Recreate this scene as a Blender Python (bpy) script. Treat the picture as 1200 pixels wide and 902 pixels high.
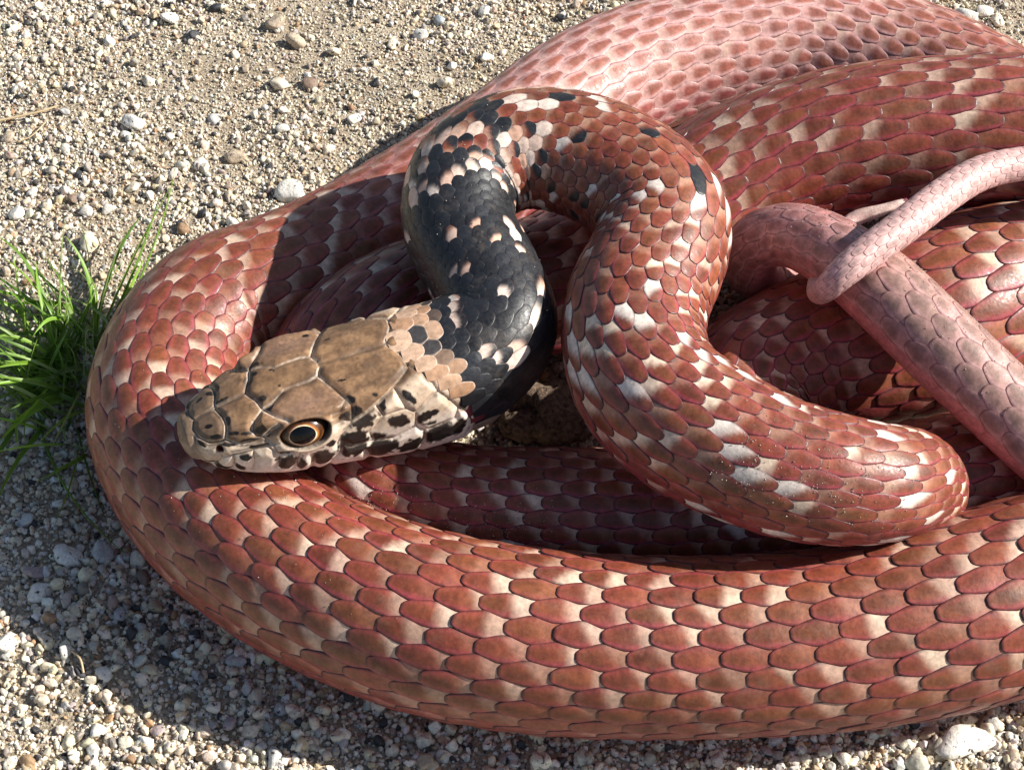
import bpy, bmesh, math, random
import numpy as np
from mathutils import Vector
from mathutils.bvhtree import BVHTree

R = math.radians
rng = np.random.default_rng(7)
random.seed(7)
sc = bpy.context.scene
for o in list(bpy.data.objects):
    bpy.data.objects.remove(o)
col = sc.collection

# ------------------------------------------------------------------ camera, sky, sun
S = 0.1125e-3                      # metres on the ground per photograph pixel at the centre
PITCH = R(50)
FOC = 600 / math.tan(R(15))        # focal length in photograph pixels (1200 wide)
DIST = FOC * S
CAM = np.array([0.0, -DIST * math.cos(PITCH), DIST * math.sin(PITCH)])
FWD = np.array([0.0, math.cos(PITCH), -math.sin(PITCH)])
UPV = np.array([0.0, math.sin(PITCH), math.cos(PITCH)])
RGT = np.array([1.0, 0.0, 0.0])

cd = bpy.data.cameras.new('camera')
cam = bpy.data.objects.new('camera', cd)
col.objects.link(cam)
cam.location = CAM
cam.rotation_euler = (math.pi / 2 - PITCH, 0, 0)
cd.sensor_width = 36
cd.lens = 18 / math.tan(R(15))
cd.clip_start = 0.005
cd.clip_end = 50
sc.camera = cam

SUN_EL, SUN_AZ = 37.0, 3.0        # azimuth measured from +x towards +y
sun_dir = np.array([math.cos(R(SUN_EL)) * math.cos(R(SUN_AZ)),
                    math.cos(R(SUN_EL)) * math.sin(R(SUN_AZ)), math.sin(R(SUN_EL))])
w = bpy.data.worlds.new('World')
sc.world = w
w.use_nodes = True
wn = w.node_tree
bg = wn.nodes['Background']
sky = wn.nodes.new('ShaderNodeTexSky')
sky.sky_type = 'NISHITA'
sky.sun_disc = False
sky.sun_elevation = R(SUN_EL)
sky.sun_rotation = R(90 - SUN_AZ)
wn.links.new(sky.outputs[0], bg.inputs[0])
bg.inputs[1].default_value = 0.062
sl = bpy.data.lights.new('sun', 'SUN')
sl.energy = 5.0
sl.angle = R(0.5)
sl.color = (1.0, 0.95, 0.87)
so = bpy.data.objects.new('sun', sl)
col.objects.link(so)
so.rotation_euler = Vector(sun_dir).to_track_quat('Z', 'Y').to_euler()
vs = sc.view_settings
vs.view_transform = 'Standard'
vs.look = 'None'
vs.gamma = 1
vs.use_curve_mapping = False
vs.exposure = 0.72


def ray(px, py):
    return FWD * FOC + RGT * (px - 600) + UPV * (451 - py)


def at(px, py, z):
    d = ray(px, py)
    return CAM + d * ((z - CAM[2]) / d[2])


def project(P):
    d = np.asarray(P) - CAM
    dep = d @ FWD
    return 600 + FOC * (d @ RGT) / dep, 451 - FOC * (d @ UPV) / dep, dep


# ------------------------------------------------------------------ helpers
def tag(o, label=None, cat=None, group=None, kind=None):
    if label: o['label'] = label
    if cat: o['category'] = cat
    if group: o['group'] = group
    if kind: o['kind'] = kind
    return o


def empty(name, loc):
    o = bpy.data.objects.new(name, None)
    o.empty_display_size = 0.005
    col.objects.link(o)
    o.location = loc
    return o


def mesh_obj(name, V, F, mat, parent=None, smooth=True, cols=None):
    V = np.asarray(V, dtype=np.float32)
    F = np.asarray(F)
    me = bpy.data.meshes.new(name)
    n = F.shape[1]
    me.vertices.add(len(V))
    me.vertices.foreach_set('co', V.ravel())
    me.loops.add(F.size)
    me.loops.foreach_set('vertex_index', F.ravel().astype(np.int32))
    me.polygons.add(len(F))
    me.polygons.foreach_set('loop_start', np.arange(0, F.size, n, dtype=np.int32))
    if smooth:
        me.polygons.foreach_set('use_smooth', np.ones(len(F), dtype=bool))
    me.update(calc_edges=True)
    if cols is not None:
        for k, c in cols.items():
            a = me.attributes.new(k, 'FLOAT_COLOR', 'POINT')
            c4 = np.ones((len(V), 4), dtype=np.float32)
            c4[:, :c.shape[1]] = c
            a.data.foreach_set('color', c4.ravel())
    me.materials.append(mat)
    o = bpy.data.objects.new(name, me)
    col.objects.link(o)
    if parent is not None:
        o.parent = parent
        o.location = -Vector(parent.location) if parent.type == 'EMPTY' else (0, 0, 0)
    return o


def fnoise(P, freq, seed=0, octaves=3):
    """cheap smooth value noise in numpy, -1..1"""
    P = np.asarray(P, dtype=np.float64)
    tot = np.zeros(len(P))
    amp, norm = 1.0, 0.0
    for o in range(octaves):
        Q = P * freq * (2 ** o) + seed * 17.31 + o * 5.7
        i = np.floor(Q).astype(np.int64)
        f = Q - i
        f = f * f * (3 - 2 * f)
        v = np.zeros(len(P))
        D = P.shape[1]
        for c in range(2 ** D):
            wgt = np.ones(len(P))
            h = np.zeros(len(P), dtype=np.int64)
            for d in range(D):
                b = (c >> d) & 1
                wgt *= f[:, d] if b else 1 - f[:, d]
                h = h * 73856093 + (i[:, d] + b) * 19349663 + d * 83492791
            h = (h ^ (h >> 13)) * 1274126177
            h = h ^ (h >> 16)
            v += wgt * ((h & 0xFFFF) / 32767.5 - 1)
        tot += amp * v
        norm += amp
        amp *= 0.5
    return tot / norm


def sstep(a, b, x):
    t = np.clip((x - a) / (b - a), 0, 1)
    return t * t * (3 - 2 * t)


def mixc(c0, c1, t):
    return c0 + (c1 - c0) * np.asarray(t)[..., None]


# ------------------------------------------------------------------ materials
def new_mat(name):
    m = bpy.data.materials.new(name)
    m.use_nodes = True
    nt = m.node_tree
    return m, nt, nt.nodes['Principled BSDF']


def N(nt, typ, **kw):
    n = nt.nodes.new(typ)
    for k, v in kw.items():
        setattr(n, k, v)
    return n


def skin_material(name, rough=0.4, spec=0.5, bump=0.25, freq=9000.0, speck=0.5, coat=0.0):
    m, nt, p = new_mat(name)
    at_ = N(nt, 'ShaderNodeAttribute', attribute_name='Col')
    tc = N(nt, 'ShaderNodeTexCoord')
    n1 = N(nt, 'ShaderNodeTexNoise')
    n1.inputs['Scale'].default_value = freq * 0.12
    n1.inputs['Detail'].default_value = 6
    n1.inputs['Roughness'].default_value = 0.7
    nt.links.new(tc.outputs['Object'], n1.inputs['Vector'])
    rmp = N(nt, 'ShaderNodeMapRange')
    rmp.inputs[1].default_value = 0.25
    rmp.inputs[2].default_value = 0.75
    rmp.inputs[3].default_value = 1 - 0.45 * speck
    rmp.inputs[4].default_value = 1 + 0.45 * speck
    nt.links.new(n1.outputs['Fac'], rmp.inputs[0])
    mul = N(nt, 'ShaderNodeVectorMath', operation='SCALE')
    nt.links.new(at_.outputs['Color'], mul.inputs[0])
    nt.links.new(rmp.outputs[0], mul.inputs['Scale'])
    dn = N(nt, 'ShaderNodeTexNoise')
    dn.inputs['Scale'].default_value = freq * 0.035
    dn.inputs['Detail'].default_value = 8
    dn.inputs['Roughness'].default_value = 0.75
    nt.links.new(tc.outputs['Object'], dn.inputs['Vector'])
    dr = N(nt, 'ShaderNodeMapRange')
    dr.inputs[1].default_value = 0.52
    dr.inputs[2].default_value = 0.78
    dr.inputs[4].default_value = 0.18
    nt.links.new(dn.outputs['Fac'], dr.inputs[0])
    dm_ = N(nt, 'ShaderNodeMix', data_type='RGBA')
    dm_.inputs[7].default_value = (0.42, 0.33, 0.25, 1)
    nt.links.new(dr.outputs[0], dm_.inputs[0])
    nt.links.new(mul.outputs[0], dm_.inputs[6])
    nt.links.new(dm_.outputs[2], p.inputs['Base Color'])
    rr = N(nt, 'ShaderNodeMapRange')
    rr.inputs[1].default_value = 0.3
    rr.inputs[2].default_value = 0.7
    rr.inputs[3].default_value = rough - 0.08
    rr.inputs[4].default_value = rough + 0.14
    n2 = N(nt, 'ShaderNodeTexNoise')
    n2.inputs['Scale'].default_value = freq * 0.3
    n2.inputs['Detail'].default_value = 3
    nt.links.new(tc.outputs['Object'], n2.inputs['Vector'])
    nt.links.new(n2.outputs['Fac'], rr.inputs[0])
    nt.links.new(rr.outputs[0], p.inputs['Roughness'])
    p.inputs['Specular IOR Level'].default_value = spec
    p.inputs['Coat Weight'].default_value = coat
    p.inputs['Coat Roughness'].default_value = 0.25
    bp = N(nt, 'ShaderNodeBump')
    bp.inputs['Strength'].default_value = bump
    bp.inputs['Distance'].default_value = 0.00012
    n3 = N(nt, 'ShaderNodeTexNoise')
    n3.inputs['Scale'].default_value = freq * 0.22
    n3.inputs['Detail'].default_value = 4
    nt.links.new(tc.outputs['Object'], n3.inputs['Vector'])
    nt.links.new(n3.outputs['Fac'], bp.inputs['Height'])
    nt.links.new(bp.outputs[0], p.inputs['Normal'])
    return m


M_SCALE = skin_material('snake_scale', rough=0.43, spec=0.5, bump=0.3, speck=1.0)
M_SKIN = skin_material('snake_skin', rough=0.5, spec=0.4, bump=0.3)
M_HEAD = skin_material('snake_head', rough=0.42, spec=0.35, bump=0.15, speck=0.5)


def grain_material(name, inst):
    m, nt, p = new_mat(name)
    if inst:
        a = N(nt, 'ShaderNodeAttribute', attribute_name='gcol', attribute_type='INSTANCER')
        cs = a.outputs['Color']
    else:
        a = N(nt, 'ShaderNodeObjectInfo')
        cs = a.outputs['Color']
    tc = N(nt, 'ShaderNodeTexCoord')
    geo = N(nt, 'ShaderNodeNewGeometry')
    n1 = N(nt, 'ShaderNodeTexNoise')
    n1.inputs['Scale'].default_value = 2200
    n1.inputs['Detail'].default_value = 5
    n1.inputs['Roughness'].default_value = 0.65
    nt.links.new(geo.outputs['Position'], n1.inputs['Vector'])
    mr = N(nt, 'ShaderNodeMapRange')
    mr.inputs[1].default_value = 0.3
    mr.inputs[2].default_value = 0.7
    mr.inputs[3].default_value = 0.74
    mr.inputs[4].default_value = 1.2
    nt.links.new(n1.outputs['Fac'], mr.inputs[0])
    sc_ = N(nt, 'ShaderNodeVectorMath', operation='SCALE')
    nt.links.new(cs, sc_.inputs[0])
    nt.links.new(mr.outputs[0], sc_.inputs['Scale'])
    # dark mineral flecks
    vo = N(nt, 'ShaderNodeTexNoise')
    vo.inputs['Scale'].default_value = 1500
    vo.inputs['Detail'].default_value = 3
    nt.links.new(geo.outputs['Position'], vo.inputs['Vector'])
    fl = N(nt, 'ShaderNodeMapRange')
    fl.inputs[1].default_value = 0.62
    fl.inputs[2].default_value = 0.68
    nt.links.new(vo.outputs['Fac'], fl.inputs[0])
    mx = N(nt, 'ShaderNodeMix', data_type='RGBA')
    mx.inputs[7].default_value = (0.06, 0.05, 0.045, 1)
    nt.links.new(sc_.outputs[0], mx.inputs[6])
    nt.links.new(fl.outputs[0], mx.inputs[0])
    nt.links.new(mx.outputs[2], p.inputs['Base Color'])
    p.inputs['Roughness'].default_value = 0.55
    p.inputs['Specular IOR Level'].default_value = 0.45
    bp = N(nt, 'ShaderNodeBump')
    bp.inputs['Strength'].default_value = 0.6
    bp.inputs['Distance'].default_value = 0.00025
    nt.links.new(n1.outputs['Fac'], bp.inputs['Height'])
    nt.links.new(bp.outputs[0], p.inputs['Normal'])
    return m


M_GRAIN = grain_material('gravel_grain', True)
M_PEBBLE = grain_material('pebble_stone', False)


def sand_material():
    m, nt, p = new_mat('sandy_soil')
    geo = N(nt, 'ShaderNodeNewGeometry')
    n1 = N(nt, 'ShaderNodeTexNoise')
    n1.inputs['Scale'].default_value = 2600
    n1.inputs['Detail'].default_value = 4
    nt.links.new(geo.outputs['Position'], n1.inputs['Vector'])
    n2 = N(nt, 'ShaderNodeTexNoise')
    n2.inputs['Scale'].default_value = 90
    n2.inputs['Detail'].default_value = 5
    nt.links.new(geo.outputs['Position'], n2.inputs['Vector'])
    cr = N(nt, 'ShaderNodeValToRGB')
    e = cr.color_ramp.elements
    e[0].position = 0.3
    e[0].color = (0.22, 0.175, 0.12, 1)
    e[1].position = 0.7
    e[1].color = (0.60, 0.51, 0.38, 1)
    nt.links.new(n1.outputs['Fac'], cr.inputs[0])
    hs = N(nt, 'ShaderNodeMix', data_type='RGBA', blend_type='MULTIPLY')
    hs.inputs[0].default_value = 0.6
    cr2 = N(nt, 'ShaderNodeValToRGB')
    cr2.color_ramp.elements[0].position = 0.35
    cr2.color_ramp.elements[0].color = (0.55, 0.5, 0.45, 1)
    cr2.color_ramp.elements[1].position = 0.65
    cr2.color_ramp.elements[1].color = (1, 1, 1, 1)
    nt.links.new(n2.outputs['Fac'], cr2.inputs[0])
    nt.links.new(cr.outputs[0], hs.inputs[6])
    nt.links.new(cr2.outputs[0], hs.inputs[7])
    nt.links.new(hs.outputs[2], p.inputs['Base Color'])
    p.inputs['Roughness'].default_value = 0.9
    bp = N(nt, 'ShaderNodeBump')
    bp.inputs['Strength'].default_value = 0.9
    bp.inputs['Distance'].default_value = 0.0005
    nt.links.new(n1.outputs['Fac'], bp.inputs['Height'])
    nt.links.new(bp.outputs[0], p.inputs['Normal'])
    return m


M_SAND = sand_material()


# ------------------------------------------------------------------ ground
def ground_h(x, y):
    P = np.stack([np.asarray(x), np.asarray(y)], 1)
    return (fnoise(P, 28.0, 3, 2) * 14 + fnoise(P, 110.0, 5, 3) * 9) * S * 0.8 - 8 * S


def build_ground():
    nx = 260
    t = np.linspace(-1, 1, nx)
    g = np.sign(t) * (np.abs(t) * 0.16 + np.abs(t) ** 9 * 6.0)
    X, Y = np.meshgrid(g, g + 0.01, indexing='ij')
    Z = ground_h(X.ravel(), Y.ravel())
    V = np.stack([X.ravel(), Y.ravel(), Z], 1)
    idx = np.arange(nx * nx).reshape(nx, nx)
    F = np.stack([idx[:-1, :-1], idx[1:, :-1], idx[1:, 1:], idx[:-1, 1:]], -1).reshape(-1, 4)
    o = mesh_obj('ground', V, F, M_SAND)
    tag(o, 'pale sandy soil under the gravel and the snake', kind='structure')


build_ground()


def ico(sub):
    bm = bmesh.new()
    bmesh.ops.create_icosphere(bm, subdivisions=sub, radius=1)
    V = np.array([v.co[:] for v in bm.verts])
    F = np.array([[v.index for v in f.verts] for f in bm.faces])
    bm.free()
    return V, F


def stone_shape(k, sub=3):
    """crushed-granite grain: a ball cut by random planes, with slightly rounded edges"""
    r2 = np.random.default_rng(100 + k)
    V, F = ico(sub)
    n = r2.normal(size=(11, 3))
    n /= np.linalg.norm(n, axis=1)[:, None]
    d = r2.uniform(0.55, 0.95, 11)
    q = np.clip(V @ n.T, 1e-4, None)
    rad = np.minimum(d[None, :] / q, 1.15)
    kk = 26.0
    rr = -np.log(np.exp(-kk * rad).sum(1) + 1e-12) / kk
    rr = np.clip(rr, 0.4, 1.1)
    V = V * rr[:, None]
    V *= 1 + 0.16 * fnoise(V, 2.2, k, 4)[:, None]
    V *= np.array([1.0, r2.uniform(0.72, 1.0), r2.uniform(0.6, 0.9)])
    return V, F


STONES = [stone_shape(k) for k in range(14)]


def grain_colours(n, r):
    pal = np.array([
        (0.80, 0.74, 0.63), (0.72, 0.64, 0.50), (0.60, 0.58, 0.55), (0.80, 0.78, 0.74), (0.48, 0.45, 0.41),
        (0.54, 0.43, 0.30), (0.34, 0.31, 0.28), (0.045, 0.045, 0.05), (0.38, 0.24, 0.14), (0.46, 0.36, 0.31)])
    pr = np.array([0.27, 0.24, 0.10, 0.09, 0.07, 0.09, 0.045, 0.05, 0.025, 0.03])
    k = r.choice(len(pal), n, p=pr / pr.sum())
    c = pal[k] * np.array([1.02, .985, .93]) * r.uniform(0.72, 1.12, (n, 1)) * r.uniform(0.95, 1.05, (n, 3))
    return np.clip(c, 0.02, 0.86)


def rot_mats(n, r):
    q = r.normal(size=(n, 4))
    q /= np.linalg.norm(q, axis=1)[:, None]
    return q


def build_gravel():
    r = np.random.default_rng(21)
    pts, scl, cols_ = [], [], []

    def layer(n, d0, d1, zf, box):
        x0, x1, y0, y1 = box
        x = r.uniform(x0, x1, n)
        y = r.uniform(y0, y1, n)
        P = np.stack([x, y], 1)
        dens = 0.5 + 0.5 * fnoise(P, 45, 11, 2)
        # coarser towards the camera, finer and sandier far away
        d = d0 * (d1 / d0) ** (r.uniform(0, 1, n) ** 2.0)
        px, py, dep = project(np.stack([x, y, np.zeros(n)], 1))
        coarse = 0.68 + 0.45 * np.clip(py / 900, 0, 1.1) + 0.22 * fnoise(P, 60, 4, 2)
        d = d * coarse * S
        z = ground_h(x, y) + d * zf
        keep = r.uniform(0, 1, n) < np.clip(dens * 1.9, 0.5, 1)
        pts.append(np.stack([x, y, z], 1)[keep])
        scl.append((d * 0.5)[keep])
        cols_.append(grain_colours(n, r)[keep])

    B = (-0.105, 0.10, -0.075, 0.125)
    layer(45000, 7, 13, 0.22, (-0.36, 0.36, -0.22, 0.48))
    layer(9000, 12, 22, 0.25, (-0.36, 0.36, -0.22, 0.48))
    layer(190000, 3.4, 8, 0.2, B)
    layer(40000, 7, 13, 0.22, B)
    layer(7000, 12, 21, 0.25, B)
    layer(250, 20, 26, 0.22, B)
    P = np.concatenate(pts)
    sc_ = np.concatenate(scl)
    C = np.concatenate(cols_)
    n = len(P)
    # base mesh: stone variants as islands (variant >= 0) followed by loose points (variant -1)
    V, F, var = [], [], []
    off = 0
    K = len(STONES)
    for k, (sv, sf) in enumerate(STONES):
        V.append(sv)
        F.append(sf + off)
        var += [k] * len(sv)
        off += len(sv)
    Vs = np.concatenate(V)
    Fs = np.concatenate(F)
    allV = np.concatenate([Vs, P])
    me = bpy.data.meshes.new('gravel')
    me.vertices.add(len(allV))
    me.vertices.foreach_set('co', allV.astype(np.float32).ravel())
    me.loops.add(Fs.size)
    me.loops.foreach_set('vertex_index', Fs.ravel().astype(np.int32))
    me.polygons.add(len(Fs))
    me.polygons.foreach_set('loop_start', np.arange(0, Fs.size, 3, dtype=np.int32))
    me.polygons.foreach_set('use_smooth', np.ones(len(Fs), dtype=bool))
    me.update(calc_edges=True)
    a = me.attributes.new('variant', 'INT', 'POINT')
    a.data.foreach_set('value', np.concatenate([np.array(var), -np.ones(n)]).astype(np.int32))
    a = me.attributes.new('pick', 'INT', 'POINT')
    a.data.foreach_set('value', np.concatenate([np.zeros(len(Vs)), r.integers(0, K, n)]).astype(np.int32))
    a = me.attributes.new('gs', 'FLOAT', 'POINT')
    a.data.foreach_set('value', np.concatenate([np.ones(len(Vs)), sc_]).astype(np.float32))
    a = me.attributes.new('ge', 'FLOAT_VECTOR', 'POINT')
    a.data.foreach_set('vector', np.concatenate([np.zeros((len(Vs), 3)), r.uniform(-3.14, 3.14, (n, 3))]).astype(np.float32).ravel())
    a = me.attributes.new('gcol', 'FLOAT_COLOR', 'POINT')
    a.data.foreach_set('color', np.concatenate([np.ones((len(Vs), 4)), np.concatenate([C, np.ones((n, 1))], 1)]).astype(np.float32).ravel())
    me.materials.append(M_GRAIN)
    o = bpy.data.objects.new('gravel', me)
    col.objects.link(o)
    ng = bpy.data.node_groups.new('scatter_grains', 'GeometryNodeTree')
    ng.interface.new_socket('Geometry', in_out='INPUT', socket_type='NodeSocketGeometry')
    ng.interface.new_socket('Geometry', in_out='OUTPUT', socket_type='NodeSocketGeometry')
    L = ng.links.new
    gi = ng.nodes.new('NodeGroupInput')
    go = ng.nodes.new('NodeGroupOutput')

    def named(nm, typ):
        q = ng.nodes.new('GeometryNodeInputNamedAttribute')
        q.data_type = typ
        q.inputs['Name'].default_value = nm
        return q.outputs[0]
    va = named('variant', 'INT')

    def sel(k):
        c = ng.nodes.new('FunctionNodeCompare')
        c.data_type = 'INT'
        c.operation = 'EQUAL'
        L(va, c.inputs[2])
        c.inputs[3].default_value = k
        s_ = ng.nodes.new('GeometryNodeSeparateGeometry')
        s_.domain = 'POINT'
        L(gi.outputs[0], s_.inputs[0])
        L(c.outputs[0], s_.inputs['Selection'])
        return s_.outputs[0]
    g2i = ng.nodes.new('GeometryNodeGeometryToInstance')
    for k in reversed(range(K)):
        L(sel(k), g2i.inputs[0])
    m2p = ng.nodes.new('GeometryNodeMeshToPoints')
    L(sel(-1), m2p.inputs[0])
    iop = ng.nodes.new('GeometryNodeInstanceOnPoints')
    L(m2p.outputs[0], iop.inputs['Points'])
    L(g2i.outputs[0], iop.inputs['Instance'])
    iop.inputs['Pick Instance'].default_value = True
    L(named('pick', 'INT'), iop.inputs['Instance Index'])
    L(named('ge', 'FLOAT_VECTOR'), iop.inputs['Rotation'])
    L(named('gs', 'FLOAT'), iop.inputs['Scale'])
    L(iop.outputs[0], go.inputs[0])
    md = o.modifiers.new('scatter', 'NODES')
    md.node_group = ng
    tag(o, 'loose pale granite gravel and coarse sand around the snake', kind='stuff')


build_gravel()


# ------------------------------------------------------------------ the snake's spine
# (photo x, photo y of the axis, apparent radius in photo pixels, height of axis in pixels or None = lying on the ground, roll)
G = None
# head: straight axis from snout to nape; profile = (fraction of length, half width, top, bottom) in pixels
HP0, HP1 = at(212, 512, 208 * S), at(540, 418, 214 * S)
HPROF = np.array([
    (0.00, 3, 3, 3), (0.008, 14, 10, 11), (0.02, 21, 15, 17), (0.06, 32, 22, 25), (0.12, 43, 29, 33), (0.2, 54, 35, 41), (0.3, 63, 43, 47),
    (0.4, 66, 48, 53), (0.5, 66, 50, 61), (0.62, 66, 52, 72), (0.75, 67, 53, 82), (0.88, 67, 54, 86), (1.0, 65, 57, 84), (1.12, 62, 60, 75)])
HEAD = [(0.0,), (0.25,), (0.5,), (0.75,), (1.0,)]
NECK = [(585, 383, 68, 224, 0), (568, 325, 66, 234, 0), (538, 265, 66, 246, 0), (548, 208, 68, 256, 0),
        (598, 178, 70, 262, 0), (650, 176, 72, 264, 0), (705, 192, 74, 264, 0), (752, 222, 76, 262, 0), (778, 262, 78, 258, 0),
        (770, 305, 80, 252, 0), (748, 352, 83, 246, 0), (743, 402, 84, 242, 0), (760, 452, 85, 240, 0), (802, 493, 86, 238, 0),
        (860, 525, 84, 236, 0), (920, 549, 81, 232, 0), (980, 562, 77, 226, 0), (1030, 566, 70, 212, 0)]
INNER = [(1062, 564, 63, 180, 0), (1070, 576, 62, 135, 0), (1030, 594, 68, 95, 0), (950, 600, 76, 80, 0), (850, 602, 78, G, 0),
         (750, 604, 78, G, 0), (650, 603, 78, G, 0), (560, 600, 77, G, 0), (470, 583, 76, G, 0), (400, 540, 75, G, 0), (372, 478, 74, G, 0),
         (395, 418, 74, 100, 0), (440, 380, 75, 115, 0), (503, 352, 76, 105, 0), (600, 342, 80, 88, 0), (645, 333, 82, 88, 0),
         (720, 297, 84, 95, 0), (800, 250, 86, 115, 0), (860, 214, 88, 135, 0), (930, 184, 88, 158, 0), (1000, 166, 88, 176, 0),
         (1100, 156, 88, 190, 0), (1200, 156, 90, 195, 0)]
OFF1 = [(1330, 185, 95, 170, 0), (1460, 280, 102, 130, 0), (1530, 410, 108, G, 0), (1490, 540, 112, G, 0), (1400, 625, 115, G, 0)]
OUTER = [(1300, 668, 116, G, 0), (1200, 697, 113, G, 0), (1100, 725, 111, G, 0), (1000, 745, 107, G, 0), (900, 755, 105, G, 0), (800, 758, 105, G, 0),
         (700, 756, 106, G, 0), (600, 747, 107, G, 0), (500, 728, 106, G, 0), (420, 701, 104, G, 0), (340, 663, 101, G, 0),
         (270, 613, 98, G, 0), (222, 553, 96, G, 0), (198, 482, 95, G, 0), (217, 415, 93, G, 0), (262, 368, 92, G, 0), (320, 345, 90, G, 0),
         (390, 311, 86, G, 0), (493, 252, 84, G, 0), (596, 181, 80, G, -18), (689, 112, 78, G, -18), (768, 77, 77, G, -18), (865, 57, 76, G, -18),
         (950, 54, 75, G, -18), (1060, 75, 75, G, 0), (1110, 96, 75, G, 0), (1160, 122, 75, G, 0)]
OFF2 = [(1260, 185, 80, G, 0), (1400, 250, 88, G, 0), (1430, 330, 95, G, 0), (1320, 335, 100, G, 0)]
DEE = [(1200, 338, 103, G, 0), (1100, 374, 111, G, 0), (1010, 402, 101, G, 0), (930, 426, 92, G, 0), (872, 468, 88, G, 0), (880, 530, 84, G, 0),
       (960, 572, 82, G, 0), (1050, 578, 81, G, 0), (1130, 567, 84, G, 0), (1200, 556, 82, G, 0)]
OFF3 = [(1330, 540, 76, G, 0), (1470, 530, 70, 110, 0), (1540, 580, 62, 130, 0), (1430, 600, 57, 150, 10), (1310, 575, 54, 155, 25)]
TAIL = [(1240, 531, 52, 165, 30), (1180, 480, 50, 184, 38), (1100, 405, 50, 214, 38), (1030, 338, 48, 230, 36), (975, 296, 43, 222, 25),
        (925, 276, 38, 205, 10), (889, 284, 35, 180, 0), (880, 308, 33, 140, 0)]
OFF4 = [(910, 330, 31, 70, 0), (1000, 330, 30, 30, 0), (1150, 300, 29, 30, 0), (1300, 260, 27, 60, 0), (1420, 210, 25, 160, 0), (1400, 190, 24, 230, 0), (1300, 188, 22, 270, 0)]
WHIP = [(1200, 192, 20, 282, 0), (1150, 203, 20.5, 286, 0), (1105, 230, 21, 290, 0), (1062, 263, 21, 292, 0), (1020, 294, 20.5, 288, 0),
        (985, 322, 18, 276, 0), (966, 341, 14.5, 252, 0), (958, 338, 12.5, 215, 0), (975, 292, 12, 180, 0), (1000, 257, 9.5, 190, 0), (1032, 247, 7, 200, 0),
        (1050, 240, 5, 205, 0), (1063, 234, 2.5, 208, 0)]
SEGS = [('head', HEAD), ('neck', NECK), ('inner', INNER), ('off1', OFF1), ('outer', OUTER), ('off2', OFF2), ('dee', DEE), ('off3', OFF3),
        ('tail', TAIL), ('off4', OFF4), ('whip', WHIP)]
ctrl, rad, roll, segstart = [], [], [], {}
for nm, pts in SEGS:
    segstart[nm] = len(ctrl)
    for row_ in pts:
        if nm == 'head':
            ctrl.append(HP0 + (HP1 - HP0) * row_[0])
            rad.append(np.interp(row_[0], HPROF[:, 0], HPROF[:, 1]) * S)
            roll.append(0.0)
            continue
        px, py, rp, zp, ro = row_
        z = (rp * 0.95 if zp is None else zp) * S
        for _ in range(6):
            P = at(px, py, z)
            dep = (P - CAM) @ FWD
            rr = rp * dep / FOC
            if zp is None:
                z = rr * 0.96
        ctrl.append(P)
        rad.append(rr)
        roll.append(R(ro))
ctrl = np.array(ctrl)
rad = np.array(rad)
roll = np.array(roll)
NC = len(ctrl)


def catmull(P, per=60):
    """centripetal Catmull-Rom; returns samples and the (fractional) control index of each"""
    Pp = np.vstack([2 * P[0] - P[1], P, 2 * P[-1] - P[-2]])
    out, ti = [], []
    for i in range(len(P) - 1):
        p0, p1, p2, p3 = Pp[i:i + 4]
        g = lambda a, b: max(np.linalg.norm(b[:3] - a[:3]), 1e-9) ** 0.5
        t0 = 0
        t1 = t0 + g(p0, p1)
        t2 = t1 + g(p1, p2)
        t3 = t2 + g(p2, p3)
        u = np.linspace(0, 1, per, endpoint=False)
        t = (t1 + u * (t2 - t1))[:, None]
        A1 = (t1 - t) / (t1 - t0) * p0 + (t - t0) / (t1 - t0) * p1
        A2 = (t2 - t) / (t2 - t1) * p1 + (t - t1) / (t2 - t1) * p2
        A3 = (t3 - t) / (t3 - t2) * p2 + (t - t2) / (t3 - t2) * p3
        B1 = (t2 - t) / (t2 - t0) * A1 + (t - t0) / (t2 - t0) * A2
        B2 = (t3 - t) / (t3 - t1) * A2 + (t - t1) / (t3 - t1) * A3
        out.append((t2 - t) / (t2 - t1) * B1 + (t - t1) / (t2 - t1) * B2)
        ti.append(i + u)
    out.append(P[-1:])
    ti.append([len(P) - 1.0])
    return np.vstack(out), np.concatenate(ti)


raw, ci = catmull(np.hstack([ctrl, rad[:, None], roll[:, None]]))
# light smoothing, then resample evenly by arc length
seglen = np.concatenate([[0], np.cumsum(np.linalg.norm(np.diff(raw[:, :3], axis=0), axis=1))])
NS = 9000
sarc = np.linspace(0, seglen[-1], NS)
SP = np.stack([np.interp(sarc, seglen, raw[:, k]) for k in range(5)], 1)
CI = np.interp(sarc, seglen, ci)
ds = sarc[1] - sarc[0]


def smooth(a, wpx):
    k = max(1, int(wpx * S / ds))
    ker = np.hanning(2 * k + 3)[1:-1]
    ker /= ker.sum()
    pad = len(ker) // 2
    b = np.concatenate([2 * a[0] - a[pad:0:-1], a, 2 * a[-1] - a[-2:-pad - 2:-1]])
    return np.convolve(b, ker, 'valid')


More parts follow.
